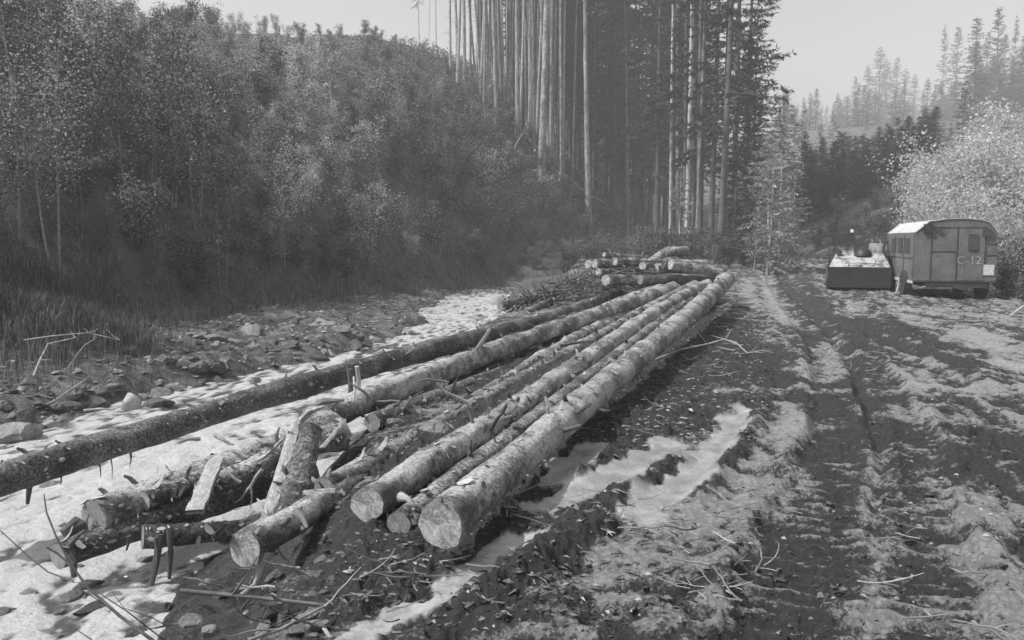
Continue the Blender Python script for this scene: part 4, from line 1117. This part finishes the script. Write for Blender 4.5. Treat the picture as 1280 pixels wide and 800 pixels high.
base_px = [(572, 102), (581, 111), (605, 135), (621, 158), (596, 106), (612, 127), (628, 149), (647, 172), (660, 178), (676, 229, 1.45, 'thickest pale spruce trunk standing forward on the slope'), (702, 244), (695, 178), (732, 251), (736, 278, 1.1, 'pale trunk standing lowest on the slope edge'), (768, 257), (778, 255), (785, 255), (809, 278), (822, 285), (847, 302), (762, 238), (753, 242),
           (525, 50), (534, 46), (545, 60), (563, 89), (573, 95), (588, 98), (600, 112), (632, 150), (640, 140), (655, 160), (668, 190), (684, 178), (688, 210), (715, 235), (722, 220), (745, 245), (792, 262), (800, 285), (832, 296), (838, 310), (858, 318), (870, 322)]
for q in base_px:
    p = hit(q[0], q[1], 15); p.z -= .1
    s = (q[2] if len(q) > 2 else R.uniform(.75, 1.05)) * (1.0 if p.y > 35 else .8)
    thin = s if len(q) > 2 else s * R.uniform(.55, .95)
    place(tall, R.randrange(4), p, R.uniform(0, 6.28), (thin, thin, 1.0), q[3] if len(q) > 3 else tl_(q[0], thin)[0], FG if len(q) > 3 else tl_(q[0], thin)[1], tilt=(R.uniform(-.02, .02), R.uniform(.0, .045)))
n = 0
while n < 165:            # depth of the forest behind the edge
    if n < 78:
        px_ = 562 + 225 * R.random() ** .55; py_ = (px_ - 560) * 1.0 + 78 - R.uniform(0, 75)
        p = hit(px_, py_, 15)
        if p.y > 68: continue
    else:
        px_ = R.uniform(630, 880); y = R.uniform(70, 92); x = (px_ - 640) / F * y; p = Vector((x, y, hz(x, y) - .1))
        if pixel(p)[1] > 330: continue
    if n >= 78:
        if px_ < 640: continue
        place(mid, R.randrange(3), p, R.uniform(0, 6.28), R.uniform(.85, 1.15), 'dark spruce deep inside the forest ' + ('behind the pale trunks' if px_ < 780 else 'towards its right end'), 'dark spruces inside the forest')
    else:
        s = R.uniform(.35, .8); place(tall, R.randrange(4), p, R.uniform(0, 6.28), (s, s, 1.0), *tl_(px_, s), tilt=(R.uniform(-.04, .04), R.gauss(.02, .035) + (R.choice((-.12, .14)) if R.random() < .06 else 0)))
    n += 1
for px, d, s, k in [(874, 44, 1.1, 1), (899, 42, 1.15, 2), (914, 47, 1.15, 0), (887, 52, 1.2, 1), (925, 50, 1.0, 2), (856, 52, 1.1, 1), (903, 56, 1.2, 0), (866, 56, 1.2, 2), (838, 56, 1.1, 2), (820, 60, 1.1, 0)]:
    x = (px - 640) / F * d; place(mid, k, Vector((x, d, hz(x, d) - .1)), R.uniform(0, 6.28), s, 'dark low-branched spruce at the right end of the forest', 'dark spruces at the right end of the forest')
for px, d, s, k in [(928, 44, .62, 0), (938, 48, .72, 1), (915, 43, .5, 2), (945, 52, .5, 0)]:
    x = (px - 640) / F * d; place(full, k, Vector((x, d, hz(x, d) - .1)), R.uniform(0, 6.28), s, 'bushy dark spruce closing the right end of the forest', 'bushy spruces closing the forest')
for px, d, s, k in [(972, 36, .72, 0), (986, 37, .55, 1), (958, 34.5, .60, 1), (962, 40, .85, 1), (848, 39, .5, 0), (942, 36, .35, 1)]:
    x = (px - 640) / F * d; place(pale, k, Vector((x, d, hz(x, d) - .1)), R.uniform(0, 6.28), s)
# understory at the forest foot
for _ in range(46):
    px = R.uniform(755, 960); d = R.uniform(36, 46) ; x = (px - 640) / F * d
    if hz(x, d) < .2: continue
    place(shd, R.randrange(3), Vector((x, d, hz(x, d) - .1)), R.uniform(0, 6.28), R.uniform(.5, .85), 'low dark bush at the foot of the forest', 'bushes at the foot of the forest')
# fallen poles on the slope
for k, (a_, b_) in enumerate([((623, 125), (700, 205)), ((655, 160), (728, 240)), ((690, 185), (765, 262)), ((640, 175), (712, 245)), ((668, 210), (735, 268)), ((700, 238), (760, 278)), ((665, 160), (643, 212)), ((630, 212), (680, 222)), ((533, 49), (561, 51)), ((752, 240), (770, 258))]):
    p0 = hit(*a_, 15); p1 = hit(*b_, 15); 
    if (p0 - p1).length > 25: p1 = p0 + (p1 - p0).normalized() * 25
    p0.z += 1.3; p1.z += 1.3
    t_ = thing('fallen_pole', 'thin fallen trunk lying down the slope under the standing spruces', 'fallen trunk', p0, 'fallen poles on the forest slope')
    g = Geo(); tube(g, [p0.lerp(p1, i / 9) + Vector((0, 0, .12 * math.sin(i))) for i in range(10)], [.10 - .006 * i for i in range(10)], 7, .15, k); g.obj('trunk', M['trunk'], t_, True)
# ---- dark grove in the middle distance
for px, d, s in [(1008, 60, .38), (1022, 63, .44), (1036, 60, .42), (1050, 64, .50), (1064, 62, .46), (1078, 66, .52), (1092, 62, .46), (1106, 66, .50), (1120, 63, .48), (1134, 62, .44), (1015, 70, .45), (1044, 72, .48), (1072, 74, .5), (1100, 74, .52), (1128, 72, .5), (1148, 66, .46), (1160, 70, .5), (1000, 66, .36), (1143, 58, .36)] + [(1000 + 7 * k, 60 + (k * 7) % 19, .4) for k in range(24)]:
    x = (px - 640) / F * d; zb = hz(x, d); s = max(.2, (P(px, R.uniform(155, 200), d).z - zb) / 20); place(full, R.randrange(3), Vector((x, d, zb - .1)), R.uniform(0, 6.28), (max(s, .5), max(s, .5), s))
for px, d, s in [(975, 82, .9), (985, 88, .95), (1000, 86, .9), (1020, 84, .95), (1035, 92, 1.05), (1065, 90, .9), (1090, 95, 1.05), (1105, 88, .9), (1125, 90, .95), (1145, 86, .95), (1160, 92, 1.0), (1050, 100, 1.1), (1075, 104, 1.0)]:
    x = (px - 640) / F * d; s = (P(px, R.uniform(118, 165), d).z - hz(x, d)) / 10; place(pale, R.randrange(2), Vector((x, d, hz(x, d) - .1)), R.uniform(0, 6.28), s, 'pale sunlit conifer rising behind the dark grove', 'pale conifers behind the dark grove')
# ---- hazy far spruces
DG = 'hazy spruces on the far slope'
for px, top, d, s in [(1206 + 11 * k, 52 + (k * 37) % 60, 100 + (k * 13) % 30, 1.1) for k in range(10)] + [(1060, 95, 150, 1), (1074, 80, 160, 1), (1088, 58, 150, 1.1), (1098, 75, 165, 1.1), (1110, 72, 155, 1.1), (1120, 85, 170, 1.1), (1132, 92, 150, 1), (1142, 112, 160, 1), (1048, 118, 170, 1), (1034, 128, 190, 1), (1015, 125, 200, .9),
                      (1165, 30, 130, .75), (1183, 32, 125, .9), (1205, 20, 130, .9), (1228, 8, 125, 1), (1219, 40, 150, 1.1), (1240, 42, 140, 1.1), (1252, 18, 130, .8), (1262, 45, 145, 1.1), (1275, 38, 135, 1.1), (1290, 20, 130, 1.1), (1305, 30, 130, 1.1),
                      (1196, 110, 170, 1.1), (1210, 70, 160, 1.1), (1232, 80, 120, 1.1), (1250, 90, 115, 1.1), (1270, 85, 112, 1.1), (1286, 100, 118, 1.1), (1155, 130, 180, 1), (1172, 125, 185, 1), (1320, 60, 130, 1.2), (990, 128, 210, .8)]:
    d = d * 1.25 if px > 1195 else min(320, d * 1.7); x = (px - 640) / F * d; zb = hz(x, d) - .1
    zt = P(px, top, d).z; k = R.randrange(3); hh = max(8, zt - zb); s_ = hh / 20
    sx = min(s_, 1.9) * R.uniform(1.2, 1.8) * (.45 if s < .85 else 1)
    place(full, k, Vector((x, d, zb)), R.uniform(0, 6.28), (sx, sx, s_), 'tall hazy spruce on the far slope ' + ('in the cluster above the small grove' if px < 1155 else 'above the pale bushes'), DG + (' above the grove' if px < 1155 else ' above the pale bushes'))
for _ in range(85):
    px = R.uniform(955, 1330); d = R.uniform(170, 325); x = (px - 640) / F * d; zb = hz(x, d) - .1
    top = np.interp(px, [950, 1000, 1050, 1090, 1140, 1160, 1200, 1330], [150, 140, 125, 95, 140, 130, 70, 60]) + abs(R.gauss(0, 28)); s_ = max(.5, (P(px, top, d).z - zb) / 20)
    place(full, R.randrange(3), Vector((x, d, zb)), R.uniform(0, 6.28), (min(s_, 1.6) * 1.6, min(s_, 1.6) * 1.6, s_), 'hazy spruce in the mass of trees on the far slope', 'mass of hazy trees on the far slope')
# nearer spruce behind the pale bushes
for px, top, d, w_ in [(1195, 95, 48, .8), (1178, 150, 50, .7), (1215, 130, 52, .8)]:
    x = (px - 640) / F * d; zb = hz(x, d) - .1; s_ = (P(px, top, d).z - zb) / 10
    place(pale, 0, Vector((x, d, zb)), R.uniform(0, 6.28), (s_ * w_, s_ * w_, s_), 'grey-green spruce poking above the pale bushes', 'spruces above the pale bushes')
# ---- pale bushes behind the caravan
for px, d, s, lab in [(1165, 31, .95, 'pale bush directly above the caravan roof at its left'), (1190, 33, 1.15, 'tall pale bush rising behind the middle of the caravan'), (1215, 32, 1.2, 'tallest pale bush behind the caravan roof'),
                      (1240, 31, 1.15, 'pale bush right behind the caravan'), (1262, 30, 1.1, 'pale bush at the right of the caravan'), (1285, 29, 1.1, 'pale bush cut by the right picture edge'), (1250, 35, 1.3, 'rear pale bush near the right picture edge'), (1178, 36, 1.2, 'rear pale bush above the caravan roof'),
                      (1205, 28, .8, 'low pale bush close behind the caravan'), (1275, 26, .8, 'low pale bush close by the right picture edge')]:
    x = (px - 640) / F * d; place(brt, R.randrange(3), Vector((x, d, hz(x, d) - .1)), R.uniform(0, 6.28), s, lab)
for px, d, s in [(1262, 22.5, .6), (1275, 23.5, .7), (1290, 21.5, .7), (1256, 25, .6), (1300, 23, .8), (1282, 20.5, .35), (1270, 25.5, .8)]:
    x = (px - 640) / F * d; place(shd, R.randrange(3), Vector((x, d, hz(x, d) - .1)), R.uniform(0, 6.28), s, 'dark low shrub right of the caravan', 'dark shrubs right of the caravan')
for px, d, s in [(1150, 40, .5), (1005, 42, .4), (1020, 48, .6), (1040, 50, .6), (1060, 46, .5), (1080, 48, .6), (1100, 44, .6), (1120, 46, .7), (1130, 40, .6), (985, 44, .5), (1090, 54, .7), (1050, 56, .7)]:
    x = (px - 640) / F * d; place(shr, R.randrange(5), Vector((x, d, hz(x, d) - .1)), R.uniform(0, 6.28), s, 'mid grey shrub beyond the vehicles', 'shrubs beyond the vehicles')
# hide any unused kit pieces (never left in the scene)
for kk in (shr, shd, shl, shn, sapl, brt, tall, mid, full, pale, kit):
    for t0 in kk:
        if t0.location.z < -40:
            for c in PARTS[t0.name]: bpy.data.objects.remove(c)
            bpy.data.objects.remove(t0)

# ---- brush pile by the far stream
bpile = thing('brush_pile', 'dark heap of branches and brush beside the far end of the stream', 'brush pile', P(700, 380, 23))
rnd = random.Random(77); g = Geo()
for k in range(560):
    px = rnd.uniform(650, 800); py = 385 - (px - 628) * .27 + rnd.uniform(-14, 12); d = rnd.uniform(19.5, 26)
    p = P(px, py, d); p.z = max(p.z, hz(p.x, p.y) + .02)
    pts = branch_pts(p, (rnd.uniform(-.5, 1), rnd.uniform(-.5, .5), rnd.uniform(-.2, .35)), rnd.uniform(.3, .9), 4, .2, rnd)
    tube(g, pts, [.022, .02, .015, .01, .005], 4, cap=False)
struct(g.obj('brushwood', M['twig_dark'], bpile), 'stuff')
g = Geo(); C = np.array([tuple(P(rnd.uniform(628, 800), 0, 1)) for _ in range(1)])
pp = []
for _ in range(900):
    px = rnd.uniform(625, 800); py = 388 - (px - 628) * .27 + rnd.uniform(-16, 10); pp.append(tuple(P(px, py, rnd.uniform(19.5, 25))))
leaves(g, np.array(pp), .08, np.random.RandomState(4)); struct(g.obj('dead_foliage', M['leaf_dark'], bpile), 'stuff')
# mound under the far pile
struct((lambda g_: (rock_geo(g_, P(740, 372, 22.5) + Vector((0, 0, -.3)), 1.9, (1.6, .9, .45), 8, .3, 30, 16), g_.obj('earth_mound', M['dark_earth'], None, True))[1])(Geo()))['label'] = 'earth heap under the far log pile'

# ------------------------------------------------------------------ caravan (box body on wheels)
def paint(name, v, rough=.5, dirt=.6):
    return mat(name, v * dirt, v, 2.2, 10, .15, rough, mid=.45, wid=.2, second=(16, .82, 1.08), bdist=.01)
M['van'] = paint('van_paint', .17, .5, .55); M['van_side'] = M['van']; M['roof'] = paint('roof_sheet', .6)
M['black'] = mat('black_rubber', .02, .045, 8, 5, .3, .8); M['dark_metal'] = paint('dark_metal', .07)
M['pane'] = mat('window_glass', .03, .05, 3, 2, 0, .12, spec=.8); M['white'] = paint('white_paint', .6, .5, .88); M['letter'] = paint('faded_letter', .42, .6, .5); M['lens'] = paint('lamp_lens', .7, .25, .9)
M['grey_rim'] = paint('wheel_rim', .35, .6, .5)
A0 = P(1141, 350, 22.0); A0.z = .46
th = math.radians(-15.5)
UX = Vector((math.cos(th), math.sin(th), 0)); UY = Vector((-math.sin(th) * 1.0, math.cos(th), 0))
# bring the long side round a little so it shows as in the photograph
W_, L_, HB = 2.2, 4.1, 1.62
prof = [(0, 0), (0, 1.34), (.38, 1.64), (.85, 1.70), (1.3, 1.71), (1.75, 1.67), (1.96, 1.60), (2.2, 1.32), (2.2, 0)]
van = thing('box_caravan', 'grey box caravan on wheels with arched roof standing at the right', 'caravan', (A0.x, A0.y, 0))
def VP(u, v, z): return Vector((A0.x, A0.y, A0.z)) + UX * u * .92 + UY * v + Vector((0, 0, z))
g = Geo()
V = [VP(a, 0, b) for a, b in prof] + [VP(a, L_, b) for a, b in prof]; n = len(prof)
g.add(np.array(V), [list(range(n)), list(range(n, 2 * n))[::-1]]); g.add(np.array(V), [[0, n, n + 1, 1], [n - 2, 2 * n - 2, 2 * n - 1, n - 1], [0, n - 1, 2 * n - 1, n]])
g.obj('body', M['van'], van)
g = Geo()
for k in range(1, n - 2):
    a, b = Vector((prof[k][0], prof[k][1])), Vector((prof[k + 1][0], prof[k + 1][1])); nn = Vector((-(b - a).y, (b - a).x)).normalized() * .012
    V = [VP(a.x + s * nn.x, v, a.y + s * nn.y) if True else 0 for v in (-.03, L_ + .03) for s in (0, 1)] + [VP(b.x + s * nn.x, v, b.y + s * nn.y) for v in (-.03, L_ + .03) for s in (0, 1)]
    g.add(np.array(V), np.array([[0, 2, 3, 1], [4, 5, 7, 6], [1, 3, 7, 5], [0, 4, 6, 2], [0, 1, 5, 4], [2, 6, 7, 3]]))
g.obj('roof', M['roof'], van)
def fbox(name, u0, u1, z0, z1, m, dep=.02, off=0.0, parent=None, side='front'):
    g = Geo()
    if side == 'front': box(g, VP((u0 + u1) / 2, -off - dep / 2, (z0 + z1) / 2), (u1 - u0) * .92, dep, z1 - z0, UX, UY)
    else: box(g, VP(-off - dep / 2, (u0 + u1) / 2, (z0 + z1) / 2), dep, u1 - u0, z1 - z0, UX, UY)
    return g.obj(name, M[m], parent or van)
# front: door, seams, window, boxes, lamp, plate
door = fbox('door', 1.18, 1.86, .06, 1.44, 'van', .025)
fbox_ = lambda *a, **k: fbox(*a, **k)
for (u0, u1, z0, z1) in ((.44, .47, .02, 1.50), (1.13, 1.155, .02, 1.50), (1.885, 1.91, .3, 1.45)): fbox('panel_seam', u0, u1, z0, z1, 'dark_metal', .018)
for (u0, u1, z0, z1) in ((.0, 2.2, .0, .045), (.42, 1.15, .82, .84), (.2, 1.9, 1.47, 1.49), (1.9, 2.2, 1.02, 1.05), (1.9, 2.2, .72, .74)): fbox('panel_seam', u0, u1, z0, z1, 'dark_metal', .014)
wf = fbox('window', 1.42, 1.68, .86, 1.30, 'dark_metal', .03, .025)
fbox('pane', 1.45, 1.65, .89, 1.27, 'pane', .006, .056, wf)
fbox('vent_box', .22, .46, 1.33, 1.57, 'black', .06, .019)
fbox('vent_box', 1.78, 2.02, 1.24, 1.42, 'dark_metal', .05, .02)
g = Geo(); c = VP(.66, -.06, 1.37)
tube(g, [c + UY * .06, c + UY * .02], [.05, .075], 14); lm = g.obj('marker_lamp', M['dark_metal'], van)
g = Geo(); tube(g, [c + UY * .018, c - UY * .012], [.085, .06], 14); g.obj('lens', M['lens'], lm)
fbox('white_plate', 1.86, 2.14, .20, .48, 'white', .012, .016)
fbox('handle', 1.22, 1.26, .55, .68, 'black', .05, .026, door)
for (u0, z0, z1) in ((1.2, .3, .36), (1.2, 1.1, 1.16)): fbox('hinge', u0 + .62, u0 + .68, z0, z1, 'dark_metal', .03, .026, door)
# side windows (three) and seams
for k in range(3):
    v0 = .62 + k * .98
    wf = fbox('window', v0, v0 + .62, .78, 1.2, 'dark_metal', .025, side='left'); fbox('pane', v0 + .05, v0 + .57, .83, 1.15, 'pane', .006, .027, wf, 'left')
for v0 in (.02, 1.35, 2.7, 4.04): fbox('panel_seam', v0, v0 + .04, 0, 1.28, 'dark_metal', .012, side='left')
fbox('panel_seam', .0, 4.1, .62, .65, 'dark_metal', .015, side='left'); fbox('sill_rail', .0, 4.1, -.05, .02, 'roof', .03, side='left')
# lettering
def text(body, u, z, h, name):
    c_ = bpy.data.curves.new('t', 'FONT'); c_.body = body; c_.size = h / .7; c_.extrude = .003
    o = bpy.data.objects.new('t', c_); COL.objects.link(o); bpy.context.view_layer.update()
    me = bpy.data.meshes.new_from_object(o.evaluated_get(bpy.context.evaluated_depsgraph_get()))
    bpy.data.objects.remove(o)
    Mx = Matrix((UX, Vector((0, 0, 1)), -UY)).transposed().to_4x4()
    Mx.translation = VP(u, -.031, z) - van.location
    me.transform(Mx); me.materials.clear(); me.materials.append(M['letter'])
    q = bpy.data.objects.new(name, me); COL.objects.link(q); q.parent = van
text('C-12', 1.14, .50, .21, 'lettering'); text('!', 1.27, .24, .15, 'lettering')
# chassis, wheels, support
g = Geo(); box(g, VP(1.16, 2.05, -.09), 1.5, 4.2, .12, UX, UY); box(g, VP(1.16, -.35, -.12), .1, .9, .08, UX, UY); g.obj('chassis', M['black'], van)
g = Geo(); box(g, VP(.45, -.02, -.13), .35, .06, .035, UX, UY); g.obj('step', M['grey_rim'], van)
g = Geo(); box(g, VP(1.45, -.02, -.12), .8, .06, .03, UX, UY); g.obj('bumper', M['dark_metal'], van)
def wheel(parent, c, ax, r, wd, rimm='grey_rim'):
    g = Geo(); h = wd / 2
    tube(g, [c - ax * h, c - ax * h * .9, c + ax * h * .9, c + ax * h], [r * .86, r, r, r * .86], 24)
    wh = g.obj('wheel', M['black'], parent)
    g = Geo(); tube(g, [c - ax * (h + .012), c - ax * (h - .04)], [r * .74, r * .80], 20); g.obj('rim', M[rimm], wh)
    g = Geo(); tube(g, [c - ax * (h + .05), c - ax * h], [r * .16, r * .2], 10); g.obj('hub', M['dark_metal'], wh)
    return wh
for v in (.95, 3.3):
    for u in (.0, 2.1):
        c = VP(u, v, 0); c.z = hz(c.x, c.y) + .34; wheel(van, c, UX, .37, .22)
g = Geo()
for s_ in ((-.05, 1.0, -.1, 1.25), (-.05, 1.5, -.1, 1.25)):
    p0 = VP(s_[0], s_[1], 0); p1 = VP(s_[2] - .1, s_[3], 0); p0.z = .5; p1.z = hz(p1.x, p1.y) + .03; tube(g, [p0, p1], [.025, .025], 6)
c = VP(-.2, 1.25, 0); c.z = hz(c.x, c.y) + .03; box(g, c, .4, .35, .04, UX, UY); g.obj('support_leg', M['grey_rim'], van)

# ------------------------------------------------------------------ tracked timber tractor
T0 = P(1036, 356, 25.0); T0.z = 0
tx = Vector((math.cos(-.36), math.sin(-.36), 0)); ty = Vector((math.sin(.36), math.cos(.36), 0))
TW = 1.72
def TP(u, v, z): return Vector((T0.x, T0.y, 0)) + tx * u + ty * v + Vector((0, 0, z))
trk = thing('tracked_tractor', 'low tracked forestry tractor with pale sloping front plate left of the caravan', 'tractor', T0)
M['hull'] = paint('hull_paint', .032); M['glacis'] = mat('pale_plate', .10, .46, 3.2, 10, .2, .45, mid=.46, wid=.10, second=(20, .8, 1.08), bdist=.01)
g = Geo()
# hull: cross-section along v (front at v=0)
sec = [(.35, .25), (-.02, .55), (.0, .80), (.85, 1.17), (3.8, 1.17), (4.0, .9), (3.8, .3)]
V = [TP(.02, v, z) for v, z in sec] + [TP(TW - .02, v, z) for v, z in sec]; n = len(sec)
g.add(np.array(V), [list(range(n)), list(range(n, 2 * n))[::-1]]); g.add(np.array(V), np.array([[k, (k + 1) % n, n + (k + 1) % n, n + k] for k in range(n)])[:, ::-1]); g.obj('hull', M['hull'], trk)
g = Geo(); V = [TP(.0, -.01, .80), TP(TW, -.01, .80), TP(TW - .17, .86, 1.19), TP(.2, .86, 1.19), TP(.0, -.03, .77), TP(TW, -.03, .77), TP(TW - .17, .87, 1.165), TP(.2, .87, 1.165)]
g.add(np.array(V), np.array([[0, 1, 2, 3], [4, 7, 6, 5], [0, 4, 5, 1], [1, 5, 6, 2], [2, 6, 7, 3], [3, 7, 4, 0]])); g.obj('front_plate', M['glacis'], trk)
# lower front plate, tow hooks
g = Geo(); box(g, TP(TW / 2, -.06, .45), TW + .08, .05, .62, tx, ty); bl = g.obj('blade', M['hull'], trk)
for u in (.45, 1.3):
    g = Geo(); tube(g, [TP(u, -.08, .55), TP(u + .02, -.16, .52), TP(u, -.1, .45)], [.03, .03, .03], 8); g.obj('tow_hook', M['dark_metal'], bl)
for u in (.30, .86, 1.42):
    g = Geo(); box(g, TP(u, -.095, .47), .07, .03, .5, tx, ty); g.obj('rib', M['dark_metal'], bl)
g = Geo(); box(g, TP(TW / 2, -.10, .72), TW - .1, .04, .05, tx, ty); g.obj('rib', M['dark_metal'], bl)
g = Geo(); tube(g, [TP(.35, -.13, .60), TP(.7, -.14, .50), TP(1.1, -.14, .49), TP(1.4, -.13, .58)], [.018] * 4, 6); g.obj('tow_cable', M['grey_rim'], bl)
g = Geo(); box(g, TP(.86, .30, .965), .9, .34, .02, tx, (ty * .9 + Vector((0, 0, .43))).normalized(), Vector((0, 0, 1))); g.obj('access_panel', M['glacis'], trk)
for u in (.55, .9, 1.25):
    g = Geo(); box(g, TP(u, .02, .82), .05, .05, .05, tx, ty); g.obj('latch', M['dark_metal'], trk)
# tracks with shoes and road wheels
for side, u in ((0, -.02), (1, TW - .36)):
    g = Geo(); path = [(.15, .15), (.55, .02), (3.4, .02), (3.9, .25), (3.9, .55), (3.5, .75), (.5, .75), (.05, .55)]
    m_ = len(path); V = [TP(u, v, z) for v, z in path] + [TP(u + .38, v, z) for v, z in path]
    g.add(np.array(V), [list(range(m_)), list(range(m_, 2 * m_))[::-1]]); g.add(np.array(V), np.array([[k, (k + 1) % m_, m_ + (k + 1) % m_, m_ + k] for k in range(m_)])[:, ::-1]); tr = g.obj('track', M['black'], trk)
    for k in range(6):
        g = Geo(); box(g, TP(u + .19, .02 + .04 * (k % 2), .2 + k * .09), .40, .06, .035, tx, ty); g.obj('track_shoe', M['dark_metal'], tr)
    for k in range(5):
        g = Geo(); c = TP(u + (0 if side == 0 else .38), .7 + k * .62, .32); tube(g, [c - tx * .04, c + tx * .04], [.26, .26], 16); g.obj('road_wheel', M['dark_metal'], trk)
# hatch dome, deck clutter
g = Geo(); c = TP(.98, .75, 1.10)
V = []; 
for j in range(6):
    ph = j / 5 * math.pi / 2
    for i in range(16): a = 6.2832 * i / 16; V.append(c + tx * .27 * math.cos(a) * math.cos(ph) + ty * .3 * math.sin(a) * math.cos(ph) + Vector((0, 0, .27 * math.sin(ph))))
g.add(np.array(V), np.array([[j * 16 + i, j * 16 + (i + 1) % 16, (j + 1) * 16 + (i + 1) % 16, (j + 1) * 16 + i] for j in range(5) for i in range(16)])); dm = g.obj('hatch', M['hull'], trk, True)
g = Geo(); tube(g, [c + tx * (.28 * math.cos(a)) + ty * (.31 * math.sin(a)) + Vector((0, 0, .05)) for a in np.linspace(0, 6.283, 20)], [.02] * 20, 6); g.obj('rim', M['glacis'], dm)
def tb(name, u, v, z, a, b, c_, m, par=None):
    g = Geo(); box(g, TP(u, v, z), a, b, c_, tx, ty); return g.obj(name, M[m], par or trk)
tb('side_box', .5, 1.3, 1.30, .45, .5, .28, 'glacis'); tb('side_box', 1.35, 1.3, 1.34, .35, .5, .32, 'glacis'); tb('rear_box', 1.0, 2.2, 1.36, 1.1, .5, .32, 'dark_metal')
cab = tb('cab_window', .34, 1.0, 1.60, .56, .06, .34, 'black'); tb('pane', .34, .955, 1.60, .44, .02, .22, 'grey_rim', cab)
tb('roof_bar', .6, 1.2, 1.82, .9, .08, .03, 'dark_metal')
for u in (.14, .56, 1.0, 1.62):
    g = Geo(); tube(g, [TP(u, 1.2, 1.15), TP(u + .01, 1.2, 1.86)], [.018, .018], 6); g.obj('post', M['dark_metal'], trk)
g = Geo(); tube(g, [TP(.66, 1.15, 1.84), TP(.66, 1.15, 1.94)], [.06, .05], 10); g.obj('beacon', M['lens'], trk)
for k in range(5):
    g = Geo(); u = 1.1 + k * .12; tube(g, [TP(u, 1.1, 1.2), TP(u + .04, 1.1, 1.55 + .06 * (k % 2)), TP(u + .14, 1.2, 1.50)], [.04, .035, .03], 6, .2, k); g.obj('pipe', M['grey_rim' if k % 2 else 'dark_metal'], trk)
for u in (.28, 1.66):
    g = Geo(); c = TP(u, .62, 1.20); tube(g, [c + ty * .1, c - ty * .02], [.07, .1], 12); hl = g.obj('headlight', M['dark_metal'], trk)
    g = Geo(); tube(g, [c - ty * .022, c - ty * .03], [.085, .08], 12); g.obj('lens', M['lens'], hl)

# ------------------------------------------------------------------ haze
g = Geo(); box(g, (0, 0, 39), 760, 760, 88)
hm = bpy.data.materials.new('haze'); hm.use_nodes = True; t = hm.node_tree; t.nodes.clear()
pv = t.nodes.new('ShaderNodeVolumePrincipled'); pv.inputs['Density'].default_value = HAZE; pv.inputs['Color'].default_value = (.95, .95, .95, 1); pv.inputs['Anisotropy'].default_value = 0.0
ou = t.nodes.new('ShaderNodeOutputMaterial'); t.links.new(pv.outputs[0], ou.inputs['Volume'])
hz_o = g.obj('haze', hm); hz_o['kind'] = 'stuff'; hz_o['label'] = 'thin bright haze in the valley air'
